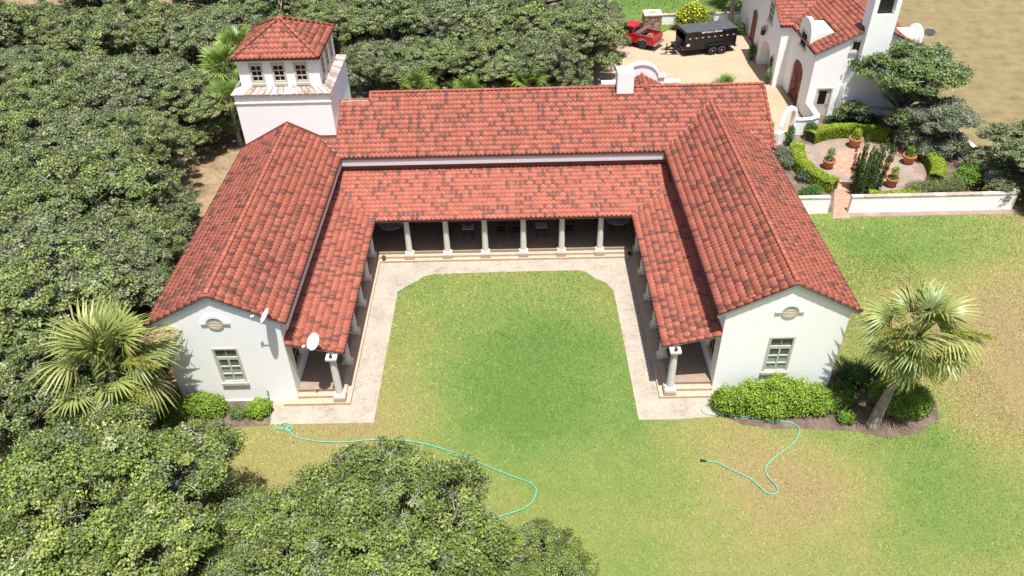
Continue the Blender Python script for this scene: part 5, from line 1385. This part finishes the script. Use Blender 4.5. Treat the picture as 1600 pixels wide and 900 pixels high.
for k in range(16):
    f = bpy.data.objects.new('frond', FR_G[k % 4]); link(f, tk); f.matrix_basis = Matrix.Translation((22.1, 49.35, 6.5)) @ Matrix.Rotation(k*2.4, 4, 'Z') @ Matrix.Rotation(-math.radians(70-7*k), 4, 'Y') @ Matrix.Scale(1.2, 4)
spiky('pale silver spiky plant at the corner of the parking wall', (22.7, 49.4, 0), 30, 1.2, (.50, .50, .45), 152, up=.9)
spiky('pale silver spiky plant in front of the parking wall left of the palm trunk', (20.4, 49.7, 0), 26, 1.0, (.50, .50, .45), 153, up=.9)
shrub('dark_shrub', 'dark clump behind the trailer at the wall corner', (22.5, 47.5, 0), [(0, 0, .5, .6, .9, .55)], 3000, .1, DARK, 154)
# palms beyond the wall seen at the top right corner of the court
palm('fan palm clump on the lawn beyond the parking wall', (24.0, 55.0, 0), (24.0, 55.0, 2.0), 26, 1.4, 77, 'palms beyond the parking wall', low=0, rad0=.2, rad1=.18, pans=(), name='lawn_palm')
# ---------------------------------------------------------------- vehicles
def xf_at(x, y, ang): return (x, y, 0), ang
# pickup, local x forward, rear bumper at x=0
tk = empty('pickup_truck', (14.25, 43.95, .012), math.radians(144)); tag(tk, 'red pickup truck with open bed hitched to the black trailer', 'truck')
W2 = .96; RP = M['red_paint']
def side_arch(cx, r, x0, x1, zb, zt, n=12):
    """side outline with a wheel opening"""
    pts = [(x0, zb), (cx-r, zb)]+[(cx-r*math.cos(math.pi*i/n), zb+r*.92*math.sin(math.pi*i/n)) for i in range(1, n)]+[(cx+r, zb), (x1, zb), (x1, zt), (x0, zt)]
    return pts
for s in (-1, 1):
    MB().extr([(x, s*W2, z) for x, z in side_arch(1.18, .50, .14, 2.14, .50, 1.28)], (0, -s*.07, 0)).build('bed_side', RP, tk, bevel=.015)
    MB().extr([(x, s*W2, z) for x, z in side_arch(4.45, .50, 3.62, 5.25, .50, 1.18)], (0, -s*.12, 0)).build('front_wing', RP, tk, bevel=.02)
    d = MB().box(2.18, 3.60, min(s*W2, s*(W2-.08)), max(s*W2, s*(W2-.08)), .46, 1.20).build('cab_side', RP, tk, bevel=.015)
    MB().box(2.42, 2.60, min(s*(W2+.002), s*(W2+.03)), max(s*(W2+.002), s*(W2+.03)), 1.05, 1.09).build('door_handle', M['black_metal'], d)
    MB().box(2.37, 2.385, min(s*W2, s*(W2+.004)), max(s*W2, s*(W2+.004)), .50, 1.18).build('door_gap', M['black_metal'], d)
    ar = MB(); n = 12
    for i in range(n):
        a0, a1 = math.pi*i/n, math.pi*(i+1)/n
        for cx in (1.18,):
            q = [(cx-r*math.cos(a), s*(W2+.004), .50+r*.92*math.sin(a)) for a, r in ((a0, .50), (a1, .50), (a1, .58), (a0, .58))]; ar.extr(q, (0, s*.035, 0))
    ar.build('arch_trim', M['grey_trim'], tk)
    MB().box(2.2, 3.6, min(s*(W2-.02), s*(W2+.14)), max(s*(W2-.02), s*(W2+.14)), .38, .43).build('running_board', M['chrome'], tk)
    MB().box(.08, .138, min(s*.80, s*.95), max(s*.80, s*.95), .78, 1.22).build('tail_light', M['red_dec'], tk)
    MB().box(3.50, 3.66, min(s*1.0, s*1.20), max(s*1.0, s*1.20), 1.25, 1.45).build('mirror', M['black_metal'], tk)
    MB().box(.16, 2.12, min(s*(W2-.09), s*(W2-.005)), max(s*(W2-.09), s*(W2-.005)), 1.281, 1.31).build('bed_rail', M['grey_trim'], tk)
    for cx in (1.18, 4.45):
        wl_ = MB().wheel((cx, s*.84, .40), .40, .27, (0, 1, 0), 24, .24).build('wheel', M['rubber'], tk, smooth=True)
        rim = MB().wheel((cx, s*.86, .40), .235, .16, (0, 1, 0), 20).build('rim', M['grey_trim'], wl_, smooth=True)
        for k in range(6):
            a = k*math.pi/3; MB().bar((cx, s*.945, .40), (cx+.19*math.cos(a), s*.945, .40+.19*math.sin(a)), .05, .02, (0, 1, 0)).build('spoke', M['black_metal'], wl_)
MB().box(.15, 2.16, -.86, .86, .62, .68).build('bed_floor', M['grey_trim'], tk)
MB().box(.10, .16, -.86, .86, .55, 1.27).build('tailgate', RP, tk, bevel=.012)
MB().box(.155, .19, -.86, .86, 1.271, 1.30).build('tailgate_rail', M['grey_trim'], tk)
MB().box(2.10, 2.17, -.88, .88, .55, 1.27).build('bed_front', RP, tk)
MB().box(2.2, 3.62, -.86, .86, .45, .60).build('cab_floor', M['black_metal'], tk)
MB().box(.15, 5.1, -.45, .45, .33, .449).build('frame', M['black_metal'], tk)
MB().box(-.16, .07, -.93, .93, .48, .68).build('rear_bumper', M['chrome'], tk, bevel=.03)
MB().box(5.22, 5.38, -.95, .95, .45, .75).build('front_bumper', M['chrome'], tk, bevel=.03)
MB().add([(3.62, -.84, 1.19), (5.22, -.84, 1.06), (5.22, .84, 1.06), (3.62, .84, 1.19), (3.62, -.84, 1.10), (5.22, -.84, .60), (5.22, .84, .60), (3.62, .84, 1.10)], [(0, 1, 2, 3), (1, 5, 6, 2), (0, 4, 5, 1), (3, 2, 6, 7)]).build('hood', RP, tk)
rf = MB().add([(2.30, -.70, 1.84), (3.30, -.70, 1.84), (3.30, .70, 1.84), (2.30, .70, 1.84), (2.24, -.74, 1.79), (3.42, -.74, 1.79), (3.42, .74, 1.79), (2.24, .74, 1.79)], [(0, 1, 2, 3), (0, 4, 5, 1), (1, 5, 6, 2), (2, 6, 7, 3), (3, 7, 4, 0), (7, 6, 5, 4)]).build('cab_roof', RP, tk)
gl_ = MB().add([(2.26, -.735, 1.785), (3.40, -.735, 1.785), (3.40, .735, 1.785), (2.26, .735, 1.785), (2.20, -.90, 1.205), (4.02, -.90, 1.205), (4.02, .90, 1.205), (2.20, .90, 1.205)], [(0, 4, 5, 1), (1, 5, 6, 2), (2, 6, 7, 3), (3, 7, 4, 0)]).build('window_glass', M['glass_dark'], tk)
for s in (-1, 1):
    for (xa, xb) in ((2.235, 2.30), (3.40, 4.0)):
        MB().bar((xa if xa < 3 else 3.40, s*.745, 1.79), (2.215 if xa < 3 else 4.02, s*.912, 1.20), .08 if xa > 3 else .13, .04, (0, 1, 0)).build('pillar', RP, tk)
bx = MB().box(1.62, 2.06, -.80, .80, 1.05, 1.34).build('tool_box', M['brown_cover'], tk, bevel=.02)
MB().box(1.60, 2.08, -.82, -.02, 1.345, 1.385).build('box_lid', M['brown_cover'], bx); MB().box(1.60, 2.08, .02, .82, 1.345, 1.385).build('box_lid', M['brown_cover'], bx)
ob = empty('red_fuel_can', (0, 0, 0)); 
R144 = Matrix.Translation((14.25, 43.95, .012)) @ Matrix.Rotation(math.radians(144), 4, 'Z')
ob.matrix_basis = R144 @ Matrix.Translation((.75, -.25, .68)); tag(ob, 'red rounded can lying in the pickup bed', 'can')
MB().tube([(0, -.3, .14), (0, -.1, .34), (0, .2, .34), (0, .38, .14)], [.13, .14, .14, .12], 10).build('can', simple('red_plastic', (.45, .02, .03), .5), ob, smooth=True); MB().lathe([(.04, 0), (.04, .08)], (0, .0, .45), 8).build('cap', M['black_metal'], ob)
ob = empty('white_sack'); ob.matrix_basis = R144 @ Matrix.Translation((.55, .25, .685)); tag(ob, 'white sack lying in the pickup bed', 'sack')
MB().lathe([(.05, 0), (.28, .02), (.33, .12), (.25, .24), (.06, .28)], (0, 0, 0), 14).build('sack', M['white_dec'], ob, smooth=True); MB().lathe([(.04, 0), (.07, .06)], (0, 0, .27), 8).build('tie', M['cream'], ob)

# black tipping trailer, local x to the rear of the tow
tr = empty('dump_trailer', (18.45, 43.35, .012), math.radians(12.5)); tag(tr, 'black tandem axle dump trailer with charcoal tarp', 'trailer')
BP = M['black_paint']; hl, hw_ = 2.42, 1.06
for s in (-1, 1):
    MB().box(-hl, hl, min(s*hw_, s*(hw_-.06)), max(s*hw_, s*(hw_-.06)), .72, 2.02).build('side_panel', BP, tr)
    MB().box(-hl-.05, hl+.05, min(s*(hw_-.08), s*(hw_+.05)), max(s*(hw_-.08), s*(hw_+.05)), 2.021, 2.20).build('top_rail', BP, tr, bevel=.01)
    for k in range(6): MB().box(-hl+.95*k, -hl+.95*k+.08, min(s*(hw_+.001), s*(hw_+.05)), max(s*(hw_+.001), s*(hw_+.05)), .72, 2.02).build('side_post', BP, tr)
    MB().box(-hl, hl, min(s*(hw_+.001), s*(hw_+.045)), max(s*(hw_+.001), s*(hw_+.045)), .60, .719).build('side_rail', BP, tr)
    for k in range(8):
        x = -2.15+.60*k; a = MB().box(x, x+.13, min(s*(hw_+.052), s*(hw_+.057)), max(s*(hw_+.052), s*(hw_+.057)), 1.62, 1.69).build('white_reflector', M['white_dec'], tr)
        MB().box(x+.135, x+.28, min(s*(hw_+.052), s*(hw_+.057)), max(s*(hw_+.052), s*(hw_+.057)), 1.62, 1.69).build('red_reflector', M['red_dec'], tr)
    for cx in (.18, 1.06):
        wl_ = MB().wheel((cx, s*1.20, .39), .39, .25, (0, 1, 0), 24, .22).build('wheel', M['rubber'], tr, smooth=True)
        MB().wheel((cx, s*1.23, .39), .225, .14, (0, 1, 0), 20).build('rim', BP, wl_, smooth=True)
        MB().wheel((cx, s*1.315, .39), .07, .05, (0, 1, 0), 12).build('hub', M['galv'], wl_, smooth=True)
    fn = MB(); prof = [(-.42, .55), (-.30, .86), (-.02, .93), (1.26, .93), (1.54, .86), (1.66, .55)]
    for (xa, za), (xb, zb) in zip(prof[:-1], prof[1:]): fn.extr([(xa, s*1.06, za), (xb, s*1.06, zb), (xb, s*1.36, zb), (xa, s*1.36, za)], (0, 0, .02))
    fn.build('fender', BP, tr)
    MB().bar((-hl+.1, s*.7, .55), (-4.0, s*.05, .52), .10, .14).build('tongue_beam', BP, tr)
    MB().box(-2.62, -2.5, min(s*.9, s*1.0), max(s*.9, s*1.0), .62, .70).build('marker_lamp', M['red_dec'], tr)
MB().box(-hl+.001, hl-.001, -hw_+.06, hw_-.06, .55, .719).build('floor', BP, tr)
MB().box(-hl-.07, -hl-.002, -hw_-.03, hw_+.03, .6, 1.35).build('front_panel', BP, tr); MB().box(-hl-.09, -hl-.002, -hw_-.05, hw_+.05, 2.0, 2.24).build('tarp_roller', BP, tr, bevel=.02)
for s in (-1, 1): MB().box(-hl-.09, -hl-.002, min(s*(hw_-.08), s*(hw_+.05)), max(s*(hw_-.08), s*(hw_+.05)), 1.351, 1.999).build('front_post', BP, tr)
MB().box(hl+.002, hl+.07, -hw_, hw_, .55, 2.0).build('tail_door', BP, tr); MB().box(hl+.07, hl+.28, -.9, .9, .42, .54).build('rear_beam', BP, tr)
tp = MB(); nx, ny = 24, 8; tv = []
rr_ = np.random.default_rng(9)
for i in range(nx+1):
    for j in range(ny+1):
        x = -hl-.04+(2*hl+.08)*i/nx; y = -hw_-.02+(2*hw_+.04)*j/ny
        tv.append((x, y, 2.215+.03*math.sin(math.pi*j/ny)+.014*math.sin(x*5+y*2)+rr_.normal(0, .007)))
tp.add(tv, [(i*(ny+1)+j, (i+1)*(ny+1)+j, (i+1)*(ny+1)+j+1, i*(ny+1)+j+1) for i in range(nx) for j in range(ny)]); tp.build('tarp', M['tarp'], tr)
MB().box(-4.25, -3.9, -.08, .08, .44, .60).build('coupler', M['galv'], tr)
MB().bar((-3.7, .12, .05), (-3.7, .12, 1.0), .08).build('jack', BP, tr)
MB().box(-3.25, -2.60, -.35, .35, .62, 1.0).build('pump_box', BP, tr)
MB().bar((-3.75, .40, .82), (-3.0, -.05, .92), .09, .03).build('yellow_strap', M['yellow'], tr)
MB().bar((-3.4, -.75, .03), (-2.75, -1.35, .03), .09, .02).build('loading_ramp', M['cream'], tr)
MB().box(-hl+.12, -hl+.40, -hw_-.008, -hw_-.002, .95, 1.15).build('maker_plate', M['white_dec'], tr)
cu_ = bpy.data.curves.new('lettering', 'FONT'); cu_.body = 'RENT ME (361) 980-4200'; cu_.size = .185; cu_.extrude = .002; cu_.offset = .006
tmp = bpy.data.objects.new('lettering_curve', cu_); COL.objects.link(tmp); bpy.context.view_layer.update()
me = bpy.data.meshes.new_from_object(tmp.evaluated_get(bpy.context.evaluated_depsgraph_get())); bpy.data.objects.remove(tmp)
me.materials.clear(); me.materials.append(M['white_dec'])
lt = mesh_obj('lettering', me, tr); lt.matrix_basis = Matrix.Translation((-1.0, -hw_-.056, 2.045)) @ Matrix.Rotation(math.pi/2, 4, 'X')

# ---------------------------------------------------------------- dishes, hoses, porch furniture, small things
def dish(label, loc, mount, size, az, el, group='satellite dishes'):
    o = empty('satellite_dish', loc); tag(o, label, 'satellite dish', group)
    Rm = Matrix.Rotation(az, 4, 'Z') @ Matrix.Rotation(-el, 4, 'Y')       # +x of the dish looks at the sky
    n = 28; prof = [(0.0, -.085), (.35, -.075), (.7, -.045), (1.0, 0.0)]
    V = []; 
    for off in (0, -.012):
        for rr_, d in prof:
            for k in range(n):
                a = 2*math.pi*k/n; V.append(Rm @ Vector((size*d+off, size*.42*rr_*math.cos(a), size*.5*rr_*math.sin(a))))
    m = len(prof); F = []
    for q in range(2):
        for i in range(m-1):
            for k in range(n): F.append((q*m*n+i*n+k, q*m*n+i*n+(k+1) % n, q*m*n+(i+1)*n+(k+1) % n, q*m*n+(i+1)*n+k))
    for k in range(n): F.append(((m-1)*n+k, (m-1)*n+(k+1) % n, m*n+(m-1)*n+(k+1) % n, m*n+(m-1)*n+k))
    MB().add(V, F).build('reflector', M['dish'], o, smooth=True)
    tip = Rm @ Vector((size*.62, 0, -size*.42)); b0 = Rm @ Vector((-.02, 0, -size*.44))
    MB().bar(b0, tip, .025).build('feed_arm', M['galv'], o); MB().bar(tip, tip+(Rm @ Vector((-.1, 0, .10))), .07, .06).build('feed_horn', M['white_dec'], o)
    mt = Vector(mount)-Vector(loc); bk = Rm @ Vector((-.10, 0, -.02))
    MB().tube([bk, bk+Vector((0, 0, -.12)), mt], .022, 8).build('mast', M['galv'], o); MB().bar(mt+Vector((0, -.02, -.08)), mt+Vector((0, -.02, .08)), .1, .03, (1, 0, 0)).build('foot', M['galv'], o)
dish('small grey satellite dish at the eave corner of the left gable', (-10.42, -.46, 5.78), (-10.35, -.02, 5.25), .78, math.radians(192), math.radians(38))
dish('larger grey satellite dish at the front edge of the left porch roof', (-8.58, -.42, 4.15), (-8.95, .06, 3.35), .82, math.radians(232), math.radians(42))
dish('dark grey satellite dish beside the field side dormer of the garage', (31.75, 30.3, 6.15), (31.12, 30.2, 5.6), .95, math.radians(60), math.radians(35))
for s, lab in ((-1, 'black spotlight on top of the front left porch column'), (1, 'black spotlight on top of the front right porch column')):
    o = empty('spotlight', (s*7.98, -.26, 2.987)); tag(o, lab, 'spotlight', 'spotlights on the front columns')
    MB().lathe([(.06, 0), (.06, .05)], (0, 0, 0), 10).build('base', M['black_metal'], o); MB().tube([(0, .06, .14), (0, -.05, .12), (0, -.10, .10)], [.05, .08, .09], 10).build('lamp_head', M['black_metal'], o); MB().bar((0, 0, .05), (0, 0, .13), .03).build('stem', M['black_metal'], o)
for (x, y), lab in (((-7.32, 11.30), 'small floodlight in the left corner of the courtyard step'), ((7.40, 11.20), 'small floodlight in the right corner of the courtyard step')):
    o = empty('floodlight', (x, y, .151)); tag(o, lab, 'floodlight', 'floodlights in the courtyard corners')
    MB().lathe([(.07, 0), (.05, .06)], (0, 0, 0), 10).build('base', M['galv'], o); MB().tube([(0, 0, .10), (.08, -.10, .24)], [.06, .13], 12).build('lamp_head', M['black_metal'], o); MB().bar((0, 0, .05), (.02, -.02, .14), .03).build('stem', M['galv'], o)
fc = empty('faucet', (-11.48, -.03, .61)); tag(fc, 'small wall faucet on the left gable with hose below', 'faucet')
MB().tube([(0, .03, 0), (0, -.08, 0), (0, -.10, -.08)], .022, 8).build('spout', M['galv'], fc); MB().wheel((0, -.05, .06), .04, .015, (0, 0.05, 1), 10).build('handle', M['iron'], fc)

def smooth_path(pts, z=.028, k=6):
    pts = [np.array(p, float) for p in pts]; out = []
    for i in range(len(pts)-1):
        p0, p1, p2, p3 = pts[max(i-1, 0)], pts[i], pts[i+1], pts[min(i+2, len(pts)-1)]
        for j in range(k):
            t = j/k; q = .5*((2*p1)+(-p0+p2)*t+(2*p0-5*p1+4*p2-p3)*t*t+(-p0+3*p1-3*p2+p3)*t**3)
            out.append((q[0], q[1], q[2] if len(q) > 2 else z))
    q = pts[-1]; out.append((q[0], q[1], q[2] if len(q) > 2 else z)); return out
HZ = .06
def loop(cx, cy, r, a0, turns, n=10, rise=.03): return [(cx+r*math.cos(a0+2*math.pi*turns*i/n), cy+r*math.sin(a0+2*math.pi*turns*i/n), HZ+rise*i/n) for i in range(n+1)]
h1 = [(-11.48, -.13, .50), (-11.46, -.2, .32), (-11.40, -.33, .08), (-11.22, -1.0, HZ), (-10.95, -1.6, HZ), (-10.62, -1.93, HZ)]+loop(-10.38, -1.78, .21, math.radians(200), 1.15)[1:]+loop(-10.12, -1.98, .13, math.radians(150), 1.0, 8)[1:]+[(-9.9, -2.30, HZ), (-9.47, -2.54, HZ), (-8.54, -2.76, HZ), (-7.34, -2.83, HZ), (-6.47, -2.74, HZ), (-5.58, -2.74, HZ), (-4.39, -2.84, HZ), (-3.18, -3.2, HZ), (-1.99, -3.71, HZ), (-.82, -4.35, HZ), (.31, -4.94, HZ), (1.01, -5.27, HZ), (1.28, -5.51, HZ), (1.35, -5.82, HZ), (1.17, -6.31, HZ), (.71, -6.68, HZ), (.16, -6.89, HZ), (-.5, -7.1, HZ), (-1.43, -7.3, HZ), (-2.34, -7.65, HZ)]
o = root('garden_hose', (-11.4, -.3, 0)); tag(o, 'long turquoise garden hose from the left gable across the lawn', 'hose', 'turquoise garden hoses')
MB().tube(smooth_path(h1), .019, 8).build('hose', M['hose'], o, smooth=True); MB().tube([(-11.48, -.125, .53), (-11.48, -.13, .47)], .032, 8).build('coupling', M['galv'], o)
h2 = [(10.9, -.95, .06), (10.4, -.77, HZ), (9.87, -.80, HZ), (9.43, -1.04, HZ), (9.38, -1.41, HZ), (9.71, -1.60, HZ), (10.15, -1.63, HZ)]+loop(10.18, -1.44, .17, math.radians(-70), 1.1)[1:]+[(10.6, -1.66, HZ), (11.2, -1.75, HZ), (12.4, -2.0, HZ), (13.2, -2.15, HZ), (13.59, -2.45, HZ), (13.48, -2.9, HZ), (13.11, -3.38, HZ), (12.55, -3.81, HZ), (11.84, -4.34, HZ), (11.46, -4.79, HZ), (11.43, -5.2, HZ), (11.63, -5.62, HZ), (11.68, -5.95, HZ), (11.46, -6.16, HZ), (11.15, -6.08, HZ), (10.92, -5.72, HZ), (10.61, -5.29, HZ), (9.89, -4.79, HZ), (9.41, -4.42, HZ), (8.95, -4.33, HZ)]
o = root('garden_hose', (10.9, -.95, 0)); tag(o, 'shorter turquoise hose looping on the lawn below the right gable', 'hose', 'turquoise garden hoses')
MB().tube(smooth_path(h2), .019, 8).build('hose', M['hose'], o, smooth=True)
MB().tube([(8.97, -4.33, HZ), (8.80, -4.31, HZ+.02), (8.70, -4.30, HZ+.05)], [.03, .045, .06], 8).build('nozzle', M['black_metal'], o)

def porch_table(label, x, y, round_=False, items=False):
    o = empty('porch_table', (x, y, .451)); tag(o, label, 'table', 'porch tables')
    if round_: MB().lathe([(.02, .70), (.80, .70), (.82, .72), (.80, .745), (.02, .745)], (0, 0, 0), 32).build('table_top', M['table_top'], o, smooth=True); hw_ = .45
    else: MB().box(-.36, .36, -.30, .30, .70, .745).build('table_top', M['table_top'], o, bevel=.012); hw_ = .30
    for sx in (-1, 1):
        for sy in (-1, 1): MB().bar((sx*hw_*.9, sy*hw_*.85, 0), (sx*hw_*.9, sy*hw_*.8, .699), .05).build('leg', M['iron'], o)
    return o
porch_table('small square pale topped table with dark vase under the middle porch', -2.22, 13.1)
porch_table('small square pale topped table with bare top under the middle porch', 2.27, 13.1)
porch_table('round pale table in the left back corner of the porch', -7.0, 13.75, True)
porch_table('round pale table in the right back corner of the porch', 7.0, 13.75, True)
o = empty('vase', (-2.22, 13.2, 1.197)); tag(o, 'dark vase on the left square porch table', 'vase'); MB().lathe([(.08, 0), (.14, .08), (.10, .2), (.06, .26)], (0, 0, 0), 12).build('body', M['iron'], o, smooth=True); MB().lathe([(.07, .26), (.08, .28)], (0, 0, 0), 12).build('rim', M['iron'], o)
ch0 = None
for x, y, rz, lab in ((-3.55, 13.1, 0, 'dark iron porch chair left of the left square table'), (-.2, 13.2, 3.14, 'dark iron porch chair right of the left square table'), (.75, 13.1, 0, 'dark iron porch chair left of the right square table'), (4.0, 13.2, 3.14, 'dark iron porch chair right of the right square table'),
                      (-5.9, 14.2, 3.5, 'dark iron porch chair beside the left round table'), (5.9, 14.2, -.3, 'dark iron porch chair beside the right round table')):
    if ch0 is None:
        ch0 = empty('porch_chair'); MB().box(-.25, .27, -.26, .26, .40, .45).build('seat', M['iron'], ch0)
        for sx in (-1, 1):
            for sy in (-1, 1): MB().bar((sx*.23, sy*.23, 0), (sx*.22, sy*.23, .399), .04).build('leg', M['iron'], ch0)
        MB().box(-.30, -.262, -.26, .26, .451, .98).build('backrest', M['iron'], ch0)
        for sy in (-1, 1): MB().bar((-.26, sy*.28, .66), (.24, sy*.28, .64), .045).build('armrest', M['iron'], ch0)
        c = ch0
    else: c = copy_tree(ch0)
    c.location = (x, y, .451); c.rotation_euler = (0, 0, rz); tag(c, lab, 'chair', 'porch chairs')

# ---------------------------------------------------------------- grass
def inside(poly, x, y):
    c = np.zeros(len(x), bool); n = len(poly)
    for i in range(n):
        x0, y0 = poly[i]; x1, y1 = poly[(i+1) % n]
        if y0 == y1: continue
        t = ((y0 > y) != (y1 > y)) & (x < (x1-x0)*(y-y0)/(y1-y0)+x0); c ^= t
    return c
r = np.random.default_rng(77)
x = []; y = []
for (xa, xb, ya, yb2, n) in ((-16, 24, -12, 11, 330000), (16, 42, -4, 16, 90000), (11, 30, 46, 66, 30000)):
    x.append(r.uniform(xa, xb, n)); y.append(r.uniform(ya, yb2, n))
x = np.concatenate(x); y = np.concatenate(y)
bad = np.zeros(len(x), bool)
HOUSE = [(-15.8, -.1), (-7.4, -.5), (-7.4, 11), (7.4, 11), (7.4, -.5), (15.8, -.1), (15.8, 24), (-15.8, 24)]
for pl_ in (WALK, BEDL, BEDR, GARD, DRIVE, LITTER, HOUSE, [(22.0, 14.95), (33, 14.95), (33, 29), (22, 29)], [(22.4, 28), (32, 28), (32, 51), (22.4, 51)], [(20.8, 14.8), (22.1, 14.8), (22.1, 16), (20.8, 16)], [(15, 50.1), (23.4, 50.1), (23.4, 50.6), (15, 50.6)]): bad |= inside(pl_, x, y)
# keep a clean edge but let some blades lean over it
x = x[~bad]; y = y[~bad]; n = len(x)
far = np.clip((y+5)/40, 0, 1); hgt = r.uniform(.030, .075, n)*(1+.8*far); wd = r.uniform(.010, .020, n)*(1+1.2*far)
a = r.uniform(0, 6.283, n); ln_ = r.uniform(.2, 1.3, n)*hgt; a2 = r.uniform(0, 6.283, n)
b0 = np.stack([x, y, np.zeros(n)], 1); s_ = np.stack([np.cos(a), np.sin(a), np.zeros(n)], 1)*wd[:, None]
tip = b0+np.stack([np.cos(a2)*ln_, np.sin(a2)*ln_, hgt], 1)
V = np.empty((n, 3, 3)); V[:, 0] = b0-s_; V[:, 1] = b0+s_; V[:, 2] = tip
cc = r.uniform(.75, 1.6, (n, 1))*np.array((1.0, 1.0, 1.0))+r.normal(0, .05, (n, 3)); straw = r.random(n) < .06; cc[straw] *= np.array((1.3, 1.12, 1.3))
g = mesh_obj('grass', np_mesh('grass', V.reshape(-1, 3), np.arange(n*3).reshape(-1, 3), M['blade'], np.repeat(cc, 3, 0)))
tag(g, 'short mown grass blades over the lawn, yellowing in places', 'grass', kind='stuff')
